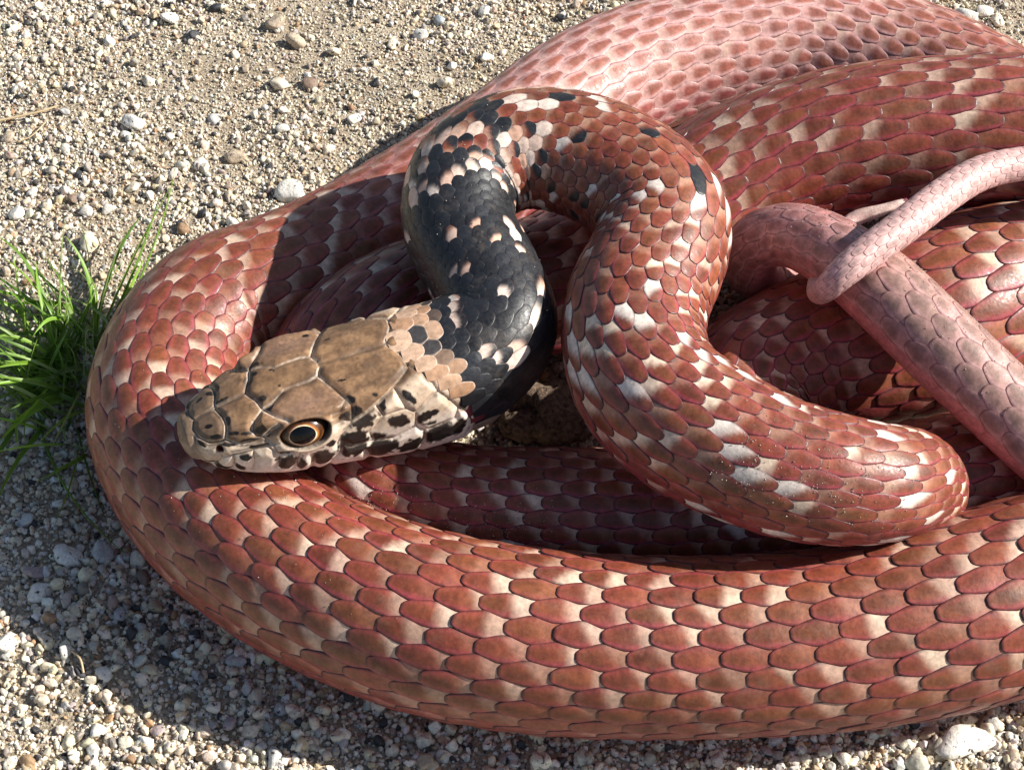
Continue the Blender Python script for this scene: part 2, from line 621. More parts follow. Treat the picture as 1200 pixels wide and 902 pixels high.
for k in range(3):
    SP[:, k] = smooth(SP[:, k], 22)
SP[:, 3] = np.maximum(smooth(SP[:, 3], 14), 0.5 * S)
Cn, Rd = SP[:, :3], SP[:, 3]
T = np.gradient(Cn, axis=0)
T /= np.linalg.norm(T, axis=1)[:, None]
up = np.array([0, 0, 1.0])
Nn = np.zeros_like(T)
n = up - T[0] * T[0][2]
n /= np.linalg.norm(n)
for i in range(NS):
    n = n - T[i] * (n @ T[i])
    ref = up - T[i] * T[i][2]
    n = n / np.linalg.norm(n) + 0.03 * ref
    n -= T[i] * (n @ T[i])
    n /= np.linalg.norm(n)
    Nn[i] = n
Bn = np.cross(T, Nn)
cr_, sr_ = np.cos(SP[:, 4])[:, None], np.sin(SP[:, 4])[:, None]
Nn, Bn = Nn * cr_ + Bn * sr_, Bn * cr_ - Nn * sr_


def samp(A, s):
    f = np.clip(np.asarray(s) / ds, 0, NS - 1.001)
    i = f.astype(int)
    t = f - i
    return A[i] * (1 - t)[..., None] + A[i + 1] * t[..., None] if A.ndim == 2 else A[i] * (1 - t) + A[i + 1] * t


def s_of(nm, k=0):
    return np.interp(segstart[nm] + k, CI, sarc)


S_HEADEND = s_of('neck', 0)


ks_ = [s_of('head', 3), s_of('head', 4), s_of('neck', 0), s_of('neck', 1)]
TOPF = np.interp(sarc, ks_, [53 / 67, 57 / 65, .97, 1.0])
EXPO = np.interp(sarc, ks_, [.8, .82, .95, 1.0])
BOTF = np.interp(sarc, ks_, [82 / 67, 84 / 65, 1.1, 1.0])


def surf(s, th, h):
    """point on the body: arc position s, angle th from the dorsal line, height h above the skin"""
    c, Nv, Bv, r = samp(Cn, s), samp(Nn, s), samp(Bn, s), samp(Rd, s)
    cs, sn = np.cos(th), np.sin(th)
    ex = samp(EXPO, s)
    cs, sn = np.sign(cs) * np.abs(cs) ** ex, np.sign(sn) * np.abs(sn) ** ex
    # a resting body is a little flattened below
    f = np.where(cs < 0, samp(BOTF, s) - 0.06 * cs * cs, samp(TOPF, s))
    return c + Nv * ((r * f + h) * cs)[..., None] + Bv * ((r + h) * sn)[..., None]


# ------------------------------------------------------------------ snake
snake = empty('snake', at(600, 500, 0))
tag(snake, 'red brown snake with a black neck and tan head lying coiled on gravel', 'snake')


def build_skin():
    s0 = s_of('head', 3.62)
    n_l, n_r = 1900, 40
    s = np.linspace(s0, sarc[-1], n_l)
    th = np.linspace(-math.pi, math.pi, n_r, endpoint=False)
    SS, TT = np.meshgrid(s, th, indexing='ij')
    r = samp(Rd, SS.ravel())
    V = surf(SS.ravel(), TT.ravel(), -0.035 * r)
    idx = np.arange(n_l * n_r).reshape(n_l, n_r)
    nx = np.roll(idx, -1, axis=1)
    F = np.stack([idx[:-1], nx[:-1], nx[1:], idx[1:]], -1).reshape(-1, 4)
    c = np.tile(np.array([[0.16, 0.035, 0.045]]), (len(V), 1))
    return mesh_obj('body', V, F, M_SKIN, snake, cols={'Col': c})


body = build_skin()
print('length px', sarc[-1] / S)


# ------------------------------------------------------------------ scales
CREAM = np.array([0.82, 0.65, 0.48])
BROWN = np.array([0.232, 0.074, 0.029])
RUST = np.array([0.23, 0.040, 0.026])
PINK = np.array([0.42, 0.055, 0.10])
PALEPINK = np.array([0.64, 0.33, 0.31])
MAUVE = np.array([0.36, 0.22, 0.185])
BLACK = np.array([0.012, 0.013, 0.016])
TAN = np.array([0.40, 0.22, 0.12])
DARKLINE = np.array([0.030, 0.008, 0.011])
WHITE = np.array([0.80, 0.72, 0.64])


def key(name_vals):
    """smooth value along the body from {(segment, control): value}"""
    ks = sorted((s_of(a, b), v) for (a, b), v in name_vals.items())
    xs = np.array([k[0] for k in ks])
    ys = np.array([k[1] for k in ks])
    return lambda s: np.interp(s, xs, ys)


pitch_f = key({('head', 3): .27, ('neck', 0): .26, ('neck', 2): .28, ('neck', 5): .33, ('neck', 9): .38, ('neck', 12): .46, ('neck', 16): .46,
               ('inner', 0): .46, ('inner', 6): .52, ('inner', 12): .5, ('inner', 20): .58, ('outer', 0): .51, ('outer', 8): .49, ('outer', 11): .44, ('outer', 14): .39,
               ('outer', 17): .44, ('outer', 20): .50, ('dee', 0): .40, ('dee', 6): .44, ('off3', 0): .6, ('tail', 0): .74, ('tail', 5): .74,
               ('off4', 0): .8, ('whip', 0): .85, ('whip', 8): .95})
k_black = key({('head', 3): .9, ('neck', 0): 0.97, ('neck', 1): .95, ('neck', 2): .85, ('neck', 2.6): .72, ('neck', 3): .52, ('neck', 3.6): .42, ('neck', 4.2): .34, ('neck', 5.2): .27, ('neck', 6): 0.12, ('neck', 7): .03, ('neck', 9): 0})
k_pink = key({('head', 0): 0, ('neck', 8): .1, ('neck', 12): .55, ('neck', 17): .5, ('inner', 4): .95, ('inner', 12): .9, ('inner', 22): .6, ('outer', 0): .28, ('outer', 9): .45,
              ('outer', 12): .45, ('outer', 17): .4, ('outer', 19): .75, ('outer', 22): .85, ('outer', 25): .5, ('dee', 0): .55, ('dee', 3): .95, ('dee', 7): .95, ('tail', 0): 1, ('whip', 0): 1.0})  # inner and dee run higher: the crimson of their shade put into colour
k_tail = key({('off3', 0): 0, ('off3', 3.5): 1.0, ('tail', 0): 1.0, ('whip', 12): 1.0})
k_whip = key({('tail', 5): 0, ('off4', 0): .3, ('whip', 0): 1, ('whip', 12): 1})
k_curl = key({('tail', 3): 0, ('tail', 4.2): 1, ('off4', 0): 1, ('off4', 2): 0})
k_neckpat = key({('neck', 2): 0, ('neck', 4): .8, ('neck', 8): 1, ('neck', 14): 1, ('inner', 0): .8, ('inner', 4): .2, ('inner', 10): 0, ('off1', 0): 0})
k_backpale = key({('outer', 17): 0, ('outer', 19.5): .8, ('outer', 23): .9, ('outer', 25): .3, ('off2', 0): 0})  # rear coil paled, its glancing highlight partly put into the scale colour

A_S = np.array([-0.74, -0.45, -0.25, -0.1, 0.0, 0.12, 0.24, 0.34, 0.42, 0.475, 0.508, 0.52])
T_S = np.array([-1, -0.94, -0.86, -0.7, -0.35, 0.0, 0.35, 0.7, 0.86, 0.94, 1.0])


def scale_set(s0, s1, rows, spacing, hump=1.0, W=0.665, dth0=0.0, start=None):
    """all dorsal scales between two arc positions; returns dict of arrays (n, na, nt, ...)"""
    ss = np.arange(s0, s1, 0.5 * S)
    v = np.concatenate([[0], np.cumsum(0.5 * S / (pitch_f(ss[:-1]) * samp(Rd, ss[:-1])))])
    vmax = v[-1]
    cen_v, cen_row = [], []
    half = rows // 2
    for r_ in range(-half, half + 1):
        vv = np.arange(0.5 * (r_ % 2), vmax, 1.0)
        cen_v.append(vv)
        cen_row.append(np.full(len(vv), r_))
    cv = np.concatenate(cen_v)
    cr = np.concatenate(cen_row).astype(float)
    sc0 = np.interp(cv, v, ss)
    if start is not None:
        k = sc0 > start(cr * spacing)
        cv, cr, sc0 = cv[k], cr[k], sc0[k]
    n = len(cv)
    rg = np.random.default_rng(int(s0 * 1e5) + rows)
    jit = rg.normal(size=(n, 6))
    a = A_S[None, :, None] + np.zeros((n, 1, len(T_S)))
    tipl = 0.52 * (1 + 0.04 * jit[:, 0])
    rho = np.clip(a / 0.52, 0, 1)
    cc = 0.33 + 0.018 * jit[:, 1][:, None, None]
    wid = np.where(a > 0, ((1 - cc) - (1 - 2 * cc) * a / 0.5 + 0.028 * np.sin(math.pi * rho)) * np.clip(1 - rho ** 9, 0, 1) ** 0.5, (1 - cc) * (1 + 0.25 * np.minimum(a + .1, 0)))
    wid = wid * (W / 0.665)
    t = T_S[None, None, :] + 0 * a
    b = t * wid
    # nudges and slight twists so no two scales sit exactly alike
    aa = a * (tipl / 0.52)[:, None, None] + (0.018 * jit[:, 2])[:, None, None] + (0.03 * jit[:, 3])[:, None, None] * b
    bb = b + (0.018 * jit[:, 4])[:, None, None]
    vv = cv[:, None, None] + aa
    s = np.interp(vv, v, ss)
    th = (cr[:, None, None] + bb) * spacing + dth0
    r = samp(Rd, s)
    pit = (pitch_f(s) * r)
    hh = pit * hump * (0.030 * (a + 0.74) + 0.030 * (1 - t * t) * sstep(0.55, 0.05, a) * sstep(-0.6, 0.0, a) + 0.008 * jit[:, 5][:, None, None] * (a + 0.4))
    edge = (np.abs(t) > 0.99) | (a > 0.515)
    hh = np.where(edge, hh - 0.036 * pit * hump, hh)
    near_e = ((np.abs(t) > 0.93) | (a > 0.505)) & ~edge & (a > -.3)
    hh = np.where(near_e, hh - 0.010 * pit * hump, hh)
    P = surf(s, th, hh)
    return dict(P=P, a=a, t=t, s=s, th=th, n=n, s0=sc0, row=cr, th0=cr * spacing + dth0, edge=edge, near_e=near_e, cv=cv, rg=rg, wid=wid)


def colour_scales(D):
    n, rg = D['n'], D['rg']
    s0, th0 = D['s0'], D['th0']
    a, t = D['a'], D['t']
    q = a + 0.48                                 # ~0 at the visible front of the scale, ~1 at its free tip
    u = rg.uniform(0, 1, (n, 8))
    pk, bl, tl, npn, bpl = k_pink(s0), k_black(s0), k_tail(s0), k_neckpat(s0), k_backpale(s0)
    e3 = lambda x: x[:, None, None]
    side = np.clip((np.abs(th0) - R(70)) / R(45), 0, 1)      # towards the belly
    cb = mixc(BROWN[None], RUST[None], np.clip(0.2 + 0.6 * (u[:, 0] - .3) + 0.4 * npn * side, 0, 1)) * (0.78 + 0.44 * u[:, 1])[:, None]
    cb = mixc(cb, PALEPINK[None] * np.array([.80, .62, .55]), 0.45 * bpl)
    cb = mixc(cb, MAUVE[None] * (0.85 + 0.3 * u[:, 1])[:, None], 0.9 * tl)
    cb = mixc(cb, np.array([[.74, .48, .45]]), .7 * k_whip(s0))
    cb = mixc(cb, np.array([[.50, .16, .16]]), .5 * k_curl(s0))
    cb = mixc(cb, WHITE[None] * np.array([1, .9, .86]), .8 * sstep(s_of('whip', 8.5), s_of('whip', 10), s0))
    cb = mixc(cb, PINK[None], np.clip(side * (0.25 + 0.5 * pk) - 0.1, 0, 1) * (1 - .75 * tl))
    cf = mixc(CREAM[None], PALEPINK[None], np.clip(0.25 * u[:, 2] + 0.5 * side + 0.5 * bpl + .8 * tl, 0, 1)) * (0.9 + 0.15 * u[:, 3])[:, None]
    cm = mixc(PINK[None], RUST[None], u[:, 4] * 0.5)
    cm = mixc(cm, np.array([[.78, .47, .45]]), np.clip(.85 * bpl + .9 * tl, 0, 1))
    shape = D['P'].shape[:3]
    base = cb[:, None, None, :] + np.zeros(shape + (1,))
    # margins flushed pink
    marg = sstep(0.30, 0.8, np.abs(t) + .25 * sstep(.75, 1.0, q)) * e3(np.clip(0.28 + 0.8 * pk - .5 * tl, 0, 1))
    onesided = np.where(t * np.sign(th0)[:, None, None] > 0, 1.0, 0.55)
    base = mixc(base, cm[:, None, None, :], np.clip(marg * onesided, 0, 1) * 0.85)
    base = mixc(base, np.array([.80, .52, .49])[None, None, None], np.clip(sstep(.35, .85, np.abs(t)) + sstep(.42, .12, q), 0, 1) * .6 * e3(bpl))
    # darker, mottled middles
    mot = fnoise(D['P'].reshape(-1, 3) / S, 0.045, 6, 3).reshape(shape)
    mot2 = fnoise(D['P'].reshape(-1, 3) / S, 0.16, 16, 2).reshape(shape)
    mid = np.exp(-(t / .62) ** 2) * sstep(.15, .45, q) * sstep(1.0, .75, q)
    base = base * (1 - 0.26 * mid * (1 - .6 * e3(bpl)) + 0.22 * mot + 0.20 * mot2)[..., None]
    base = mixc(base, (RUST * .8)[None, None, None], np.clip(mot * .9 - .1, 0, .5) * e3(1 - tl) * e3(1 - bpl))
    # cream front corner, pigment with some sheen painted in, stronger on one flank, amount varies scale by scale
    amt = np.clip(-0.15 + 1.0 * u[:, 5], 0.05, .85)
    amt = np.where(npn > .3, np.where(u[:, 6] < 0.30, 1.5, 1.0 * u[:, 5] * (s0 < S_SPLIT) + .3 * u[:, 5]), amt)
    amt = amt * (1 - .55 * np.clip((np.abs(th0) - R(45)) / R(40), 0, 1) * (1 - bpl))
    front = sstep(0.36, 0.08, q + e3(0.22 * (u[:, 7] - .5)) + t * (0.16 * np.sign(th0) + .25 * (u[:, 3] - .5))[:, None, None])
    base = mixc(base, cf[:, None, None, :], np.clip(front * e3(amt), 0, 1) * (1 - 0.75 * e3(bl > 0)))
    # scattered nearly white scales on the fore body
    wv = D['cv'] + 0.35 * np.abs(D['row']) * (D['row'] % 2 == 0) * 0 + 0.8 * np.sin(D['row'] * 0.7 + D['cv'] * .31)
    per = np.where(s0 < S_SPLIT, 7.5, 5.2)
    wb = np.exp(-((wv % per) - 2.0) ** 2 / 0.45)
    wh = np.clip((u[:, 2] < npn * (0.06 + 0.45 * wb * (0.35 + 0.65 * np.clip(np.abs(th0) / R(50), 0, 1)))) * 1.0, 0, 1)
    base = mixc(base, WHITE[None, None, None, :], e3(wh) * sstep(0.68, 0.30, q + .35 * t * np.sign(th0)[:, None, None]) * 0.8)
    # loose dark cross bars on the fore body
    # black neck
    band = 0.5 + 0.5 * np.sin(D['cv'] * 0.9)
    band = np.clip(band + .5 * np.sin(D['row'] * .55 + D['cv'] * .4), 0, 1.3)
    isb = u[:, 6] < np.clip(bl * (0.80 + 0.24 * band), 0, 1)
    ok = bl > 0.01
    lightc = mixc(np.array([[0.62, 0.36, 0.25]]), WHITE[None], u[:, 3] * .8)
    partial = e3((bl < .6) & (u[:, 4] < .65))
    bw = np.where(partial, sstep(.2, .55, q + .3 * t * e3(np.where(u[:, 3] > .5, 1, -1))), 1.0) * e3((ok & isb) * 1.0)
    base = mixc(base, BLACK[None, None, None, :] * (0.7 + 1.0 * e3(u[:, 1])[..., None]), bw)
    ol = ok & ~isb & (bl > 0.25) & (u[:, 7] < .25 + 1.1 * bl)
    fl = e3(u[:, 0])
    base0 = base
    base = np.where(ol[:, None, None, None], mixc(lightc[:, None, None, :] + np.zeros(shape + (1,)), BROWN[None, None, None] * .8, sstep(.3, .8, q) * e3(u[:, 4] > .5) * .8), base)
    blk = sstep(.25, .75, q * (.6 + .9 * fl) + .35 * t * np.where(e3(u[:, 3]) > .5, 1, -1) + .25 * np.abs(t)) * e3((ol & (bl > .5) & (u[:, 1] < .75)) * 1.0)
    base = mixc(base, BLACK[None, None, None], blk)
    # nape: tan small scales
    tanz = sstep(s_of('head', 3.75) + 2 * S, s_of('head', 3.75) - 3 * S, s0 - 10 * S * side + 14 * S * (u[:, 0] - .5) + 5 * S * np.sin(D['row'] * 1.3))
    tc_ = mixc(TAN[None], np.array([[.66, .47, .34]]), np.clip(u[:, 1] * .7 + side * .5, 0, 1))
    dk = u[:, 7] < 0.10
    tc_ = np.where(dk[:, None], np.array([[.05, .045, .045]]), tc_)
    base = mixc(base, tc_[:, None, None, :] + np.zeros(shape + (1,)), e3(tanz))
    # thin dark line along the free edge
    lin = np.where(D['edge'], 1.0, np.where(D['near_e'], 0.95, np.where((np.abs(t) > .8) & (a > -.15), .5, 0.0)))
    dl = mixc(DARKLINE[None], PALEPINK[None] * .55, np.clip(.6 * bpl, 0, 1))
    dl = mixc(dl, MAUVE[None] * np.array([[.5, .36, .4]]), tl)
    dl = np.where((ok & isb & (tanz < .5))[:, None], np.array([[.02, .02, .022]]), dl)
    dl = mixc(dl, np.array([[.62, .46, .36]]), tanz * .8)
    base = mixc(base, dl[:, None, None, :], lin)
    tip = sstep(0.885, 0.985, q) * 0.8
    base = mixc(base, dl[:, None, None, :], tip)
    return np.clip(base, 0.004, 0.85)


NA, NT = len(A_S), len(T_S)
gi_ = np.arange(NA * NT).reshape(NA, NT)
SF = np.stack([gi_[:-1, :-1], gi_[:-1, 1:], gi_[1:, 1:], gi_[1:, :-1]], -1).reshape(-1, 4)

SP17 = R(252) / 19
HL = np.linalg.norm(HP1 - HP0)
nape = lambda th: HL * np.interp(np.abs(np.degrees(th)), [0, 14, 26, 35, 48, 60, 75, 88, 100, 125], [.765, .79, .805, .835, .855, .87, .905, .935, .985, .99])
sets = []
S_SPLIT = s_of('neck', 9.6)
sA = scale_set(s_of('head', 3) - 6 * S, s_of('off3', 1), 19, SP17, start=nape)
sB = scale_set(s_of('off3', 1), sarc[-1] - 4 * S, 9, R(232) / 9, hump=0.6)
allP, allC, allS0, allTh = [], [], [], []
for D in (sA, sB):
    Cc = colour_scales(D)
    allP.append(D['P'].reshape(D['n'], -1, 3))
    allC.append(Cc.reshape(D['n'], -1, 3))
SPN, SCN = np.concatenate(allP), np.concatenate(allC)
nsc = len(SPN)
print('scales', nsc)

# belly plates
def belly(s0, s1, th_edge, hump):
    ss = np.arange(s0, s1, 0.5 * S)
    v = np.concatenate([[0], np.cumsum(0.5 * S / (pitch_f(ss[:-1]) * samp(Rd, ss[:-1])))])
    cv = np.arange(0.4, v[-1], 1.0)
    al = np.array([-0.7, -0.2, 0.2, 0.5, 0.55, 0.56])
    tt = np.linspace(-1, 1, 9)
    a = al[None, :, None] + np.zeros((len(cv), 1, 9))
    t = tt[None, None, :] + 0 * a
    s = np.interp(cv[:, None, None] + a + 0.15 * (1 - t * t), v, ss)
    th = math.pi + t * (math.pi - th_edge)
    pit = pitch_f(s) * samp(Rd, s)
    h = pit * (0.02 * (a + .7)) * hump + np.where(a > .555, -0.04 * pit, 0)
    P = surf(s, th, h - 0.004 * samp(Rd, s))
    pk = PALEPINK * np.array([.98, .80, .82])
    c = mixc(pk[None, None, None], (PINK * .9)[None, None, None], 0.45 * (1 - np.abs(t)) + .15 * (a > .53))
    kb = np.interp(s, [s_of('neck', 0) - 20 * S, s_of('neck', 0), s_of('neck', 3), s_of('neck', 5)], [0, 1, 1, 0])
    c = mixc(c, BLACK[None, None, None] * 1.2, kb)
    gi2 = np.arange(6 * 9).reshape(6, 9)
    f = np.stack([gi2[:-1, :-1], gi2[:-1, 1:], gi2[1:, 1:], gi2[1:, :-1]], -1).reshape(-1, 4)
    n = len(cv)
    return P.reshape(-1, 3), c.reshape(-1, 3), (f[None] + (np.arange(n) * 54)[:, None, None]).reshape(-1, 4)


bp1 = belly(s_of('neck', 0) - 20 * S, s_of('off3', 1), R(126) - SP17 * .1, 1)
bp2 = belly(s_of('off3', 1), sarc[-1] - 6 * S, R(112), .6)
BV = np.concatenate([bp1[0], bp2[0]])
BF = np.concatenate([bp1[2], bp2[2] + len(bp1[0])])
BC = np.concatenate([bp1[1], bp2[1]])
bellyo = mesh_obj('belly_plates', BV, BF, M_SCALE, body, cols={'Col': BC})
bellyo.location = (0, 0, 0)
bellyo['kind'] = 'stuff'

# the 300 scales that show largest are pieces of their own, the rest one mesh
me_b = body.data
bco = np.empty(len(me_b.vertices) * 3, dtype=np.float32)
me_b.vertices.foreach_get('co', bco)
bfa = np.empty(len(me_b.polygons) * 4, dtype=np.int32)
me_b.polygons.foreach_get('vertices', bfa)
bvh = BVHTree.FromPolygons(bco.reshape(-1, 3).tolist(), bfa.reshape(-1, 4).tolist())
cen = SPN[:, (NA // 2 + 1) * NT + NT // 2]
px, py, dep = project(SPN.reshape(-1, 3))
px = px.reshape(nsc, NA, NT)
py = py.reshape(nsc, NA, NT)
quad = 0.5 * ((px[:, 2:, -1] - px[:, 1:-1, 0])[:, :, None] * 0).sum((1, 2))
xa, ya = px[:, 2:], py[:, 2:]
ar = (0.5 * ((xa[:, 1:, 1:] - xa[:, :-1, :-1]) * (ya[:, :-1, 1:] - ya[:, 1:, :-1]) - (xa[:, :-1, 1:] - xa[:, 1:, :-1]) * (ya[:, 1:, 1:] - ya[:, :-1, :-1]))).sum((1, 2))
sgn = np.sign(np.median(ar[np.argsort(-np.abs(ar))[:400]]))
ar = ar * sgn
cpx, cpy, cdp = project(cen)
inside = (cpx > 8) & (cpx < 1192) & (cpy > 8) & (cpy < 894)
score = np.where(inside, ar, -1)
order = np.argsort(-score)
picked = []
for i in order:
    if score[i] <= 0 or len(picked) >= 300:
        break
    d = Vector(cen[i] - CAM)
    dl = d.length
    hit = bvh.ray_cast(Vector(CAM), d.normalized(), dl - 6 * S)
    if hit[0] is None:
        picked.append(int(i))
pset = np.zeros(nsc, bool)
pset[picked] = True
rest = np.where(~pset)[0]
F = (SF[None] + (np.arange(len(rest)) * NA * NT)[:, None, None]).reshape(-1, 4)
so_ = mesh_obj('scales', SPN[rest].reshape(-1, 3), F, M_SCALE, body, cols={'Col': SCN[rest].reshape(-1, 3)})
so_.location = (0, 0, 0)
so_['kind'] = 'stuff'
for i in picked:
    o = mesh_obj('scale', SPN[i], SF, M_SCALE, body, cols={'Col': SCN[i]})
    o.location = (0, 0, 0)
print('picked', len(picked))


# ------------------------------------------------------------------ head
# plate seams on one half of the head as (fraction of head length, angle from the dorsal line in degrees); the other half mirrors them
HEAD_LINES = [
    [(0.053, 1), (0.044, 16), (0.051, 38), (0.079, 54), (0.112, 54), (0.132, 50)],
    [(0.040, 36), (0.035, 80), (0.051, 127)],
    [(0.053, 1), (0.088, 0), (0.130, 1)],
    [(0.130, 1), (0.145, 13), (0.148, 26), (0.141, 38), (0.132, 50)],
    [(0.130, 1), (0.190, -1), (0.240, 0)],
    [(0.240, 0), (0.265, 10), (0.276, 21)],
    [(0.276, 21), (0.315, 18), (0.364, 10), (0.408, 10), (0.450, 10), (0.485, 8)],
    [(0.485, 8), (0.500, 2)],
    [(0.500, 2), (0.567, 2), (0.657, 3), (0.723, 2), (0.747, 3)],
    [(0.485, 8), (0.494, 12), (0.518, 24), (0.547, 40), (0.558, 48)],
    [(0.276, 21), (0.309, 34), (0.346, 44)],
    [(0.547, 40), (0.516, 49), (0.487, 51)],
    [(0.558, 48), (0.553, 58), (0.549, 66)],
    [(0.549, 66), (0.597, 61), (0.644, 54), (0.710, 42), (0.780, 26), (0.776, 14), (0.747, 3)],
    [(0.492, 64), (0.522, 62), (0.549, 66)],
    [(0.549, 66), (0.518, 76), (0.496, 84), (0.487, 89)],
    [(0.639, 56), (0.657, 72), (0.613, 84), (0.600, 87)],
    [(0.657, 72), (0.697, 70), (0.736, 70)],
    [(0.712, 42), (0.736, 70), (0.765, 78)],
    [(0.785, 26), (0.820, 35), (0.840, 48), (0.853, 60), (0.765, 78)],
    [(0.765, 78), (0.761, 91), (0.686, 97), (0.611, 94), (0.600, 87)],
    [(0.853, 61), (0.880, 72), (0.915, 88), (0.902, 94), (0.789, 97), (0.761, 91)],
    [(0.789, 97), (0.787, 120), (0.758, 134)],
    [(0.915, 88), (0.950, 94), (0.963, 106), (0.952, 122)],
    [(0.611, 94), (0.533, 94), (0.496, 86)],
    [(0.580, 104), (0.589, 118), (0.602, 131)],
    [(0.500, 88), (0.496, 96), (0.467, 108), (0.447, 126)],
    [(0.359, 88), (0.346, 96), (0.333, 110)],
    [(0.397, 92), (0.399, 102), (0.395, 124)],
    [(0.291, 86), (0.271, 104)],
    [(0.209, 75), (0.209, 89), (0.196, 110)],
    [(0.143, 82), (0.145, 92), (0.134, 114)],
    [(0.051, 127), (0.108, 89), (0.150, 82), (0.212, 74), (0.256, 70), (0.291, 86), (0.333, 82)],
    [(0.273, 22), (0.240, 31), (0.229, 41), (0.231, 50)],
    [(0.231, 50), (0.262, 58), (0.276, 70), (0.291, 86)],
    [(0.132, 50), (0.172, 61), (0.227, 58), (0.254, 53)],
    [(0.254, 53), (0.287, 46), (0.311, 44)],
    [(0.273, 69), (0.311, 68)],
    [(0.108, 89), (0.108, 71)],
]
MOUTH = [(0.018, 126), (0.055, 126), (0.106, 126), (0.209, 123), (0.348, 124), (0.465, 126), (0.602, 131), (0.741, 134), (0.849, 134), (0.948, 134)]
# centre (u, angle), half sizes in pixels along / across, tilt
BLOTCH = [
    (0.145, 58, 12, 2.4, 0),
    (0.207, 56, 9, 2.2, -15),
    (0.256, 48, 6, 6, 0),
    (0.231, 68, 10, 1.6, -15),
    (0.183, 84, 5, 3, 0),
    (0.097, 108, 12, 2.3, 0),
    (0.163, 102, 6, 3, 0),
    (0.315, 94, 12, 6, -30),
    (0.357, 102, 5, 5, 0),
    (0.430, 96, 12, 8, -20),
    (0.306, 82, 7, 1.8, -15),
    (0.465, 84, 5, 3, -40),
    (0.267, -8, 5, 5, -30),
    (0.134, -20, 5, 3, 0),
    (0.161, -2, 9, 2.2, -15),
    (0.289, 11, 4, 3, 0),
    (0.355, 6, 1.6, 1.4, 0),
    (0.298, 22, 6, 3.5, -35),
    (0.161, 22, 3, 5, 0),
    (0.289, -21, 11, 2.2, -12),
    (0.256, -27, 4, 4, 0),
    (0.498, -38, 4, 1.8, 0),
    (0.348, -8, 3, 2, 0),
    (0.560, 41, 5, 4, 0),
    (0.227, -36, 4, 3, 0),
    (0.556, 20, 4, 1, -5),
    (0.657, -1, 1.5, 1.2, 0),
    (0.569, 57, 6, 5, 0),
    (0.584, 68, 12, 6, 0),
    (0.540, 92, 16, 13, 0),
    (0.637, 104, 18, 10, -5),
    (0.628, 91, 8, 4, 0),
    (0.736, 110, 12, 8, 0),
    (0.838, 104, 17, 9, -25),
    (0.913, 102, 6, 9, 0),
    (0.794, 85, 6, 6, 40),
    (0.809, 91, 6, 2, 0),
    (0.827, 82, 4, 2.5, 30),
    (0.756, 58, 9, 3, 40),
    (0.703, 82, 10, 5, 0),
    (0.655, 60, 3, 7, 10),
    (0.531, 57, 7, 3.5, -15),
    (0.527, 128, 13, 2.2, 0),
    (0.716, 134, 17, 2.6, -8),
    (0.844, 130, 15, 1.8, -25),
    (0.888, 134, 14, 2, -28),
    (0.646, 44, 3, 2, 0),
    (0.930, 40, 9, 4, 30),
    (0.957, 66, 5, 7, 0),
    (0.941, 83, 6, 8, 0),
    (0.095, 22, 4, 2, 0),
    (0.104, 43, 6, 2, 0),
    (0.168, 42, 5, 2, 0),
    (0.207, 45, 6, 1.5, 0),
    (0.057, 54, 5, 1.5, 40),
]

HT = (HP1 - HP0) / HL
HN = up - HT * HT[2]
HN /= np.linalg.norm(HN)
HB = np.cross(HT, HN)


def head_pt(u, ph, shrink=None):
    u = np.asarray(u, dtype=float)
    ph = np.asarray(ph, dtype=float)
    wv, tv, bv = [np.interp(u, HPROF[:, 0], HPROF[:, k]) * S for k in (1, 2, 3)]
    if shrink is not None:
        wv, tv, bv = wv * shrink, tv * shrink, bv * shrink
    c, s_ = np.cos(ph), np.sin(ph)
    e = 2 / 2.5
    z = np.where(c > 0, tv, bv) * np.sign(c) * np.abs(c) ** e
    y = wv * np.sign(s_) * np.abs(s_) ** e
    return HP0 + HT * (u * HL)[..., None] + HN * z[..., None] + HB * y[..., None]


def head_mesh_pts(nu=330, npn=400):
    t = np.linspace(0, 1, nu)
    u = 1.02 * (0.12 * t ** 2 + 0.88 * t ** 1.15)
    ph = np.linspace(-math.pi, math.pi, npn, endpoint=False)
    U, PH = np.meshgrid(u, ph, indexing='ij')
    return U, PH


# smooth the profile so the head has no rings
uu_ = np.linspace(0, 1.12, 400)
pr_ = np.stack([uu_] + [np.interp(uu_, HPROF[:, 0], HPROF[:, k]) for k in (1, 2, 3)], 1)
ker = np.hanning(23)
ker /= ker.sum()
for k in (1, 2, 3):
    padd = np.concatenate([pr_[:1, k] * np.ones(11), pr_[:, k], pr_[-1:, k] * np.ones(11)])
    sm = np.convolve(padd, ker, 'valid')
    wgt = np.clip((uu_ - 0.02) / 0.06, 0, 1)
    pr_[:, k] = pr_[:, k] * (1 - wgt) + sm * wgt
HPROF = pr_


def polyline(pts):
    out = []
    for (u0, f0), (u1, f1) in zip(pts[:-1], pts[1:]):
        f0, f1 = (0 if abs(f0) <= 3 else f0), (0 if abs(f1) <= 3 else f1)
        n = max(2, int(math.hypot((u1 - u0) * 300, (f1 - f0) * 0.9) / 4))
        t = np.linspace(0, 1, n + 1)[:-1]
        out += [(u0 + (u1 - u0) * k, f0 + (f1 - f0) * k) for k in t]
    out.append(pts[-1])
    return np.array(out)


def seg_dist(P, A, B):
    """min distance of points P to the segments A-B, chunked"""
    best = np.full(len(P), 1e9)
    for a, b in zip(A, B):
        ab = b - a
        L2 = ab @ ab + 1e-20
        m = np.abs(P - 0.5 * (a + b)).max(1) < 14 * S + math.sqrt(L2)
        if not m.any():
            continue
        d = P[m] - a
        t = np.clip((d @ ab) / L2, 0, 1)
        best[m] = np.minimum(best[m], np.linalg.norm(d - t[:, None] * ab, axis=1))
    return best


EYE_U, EYE_PH = 0.388, R(61)


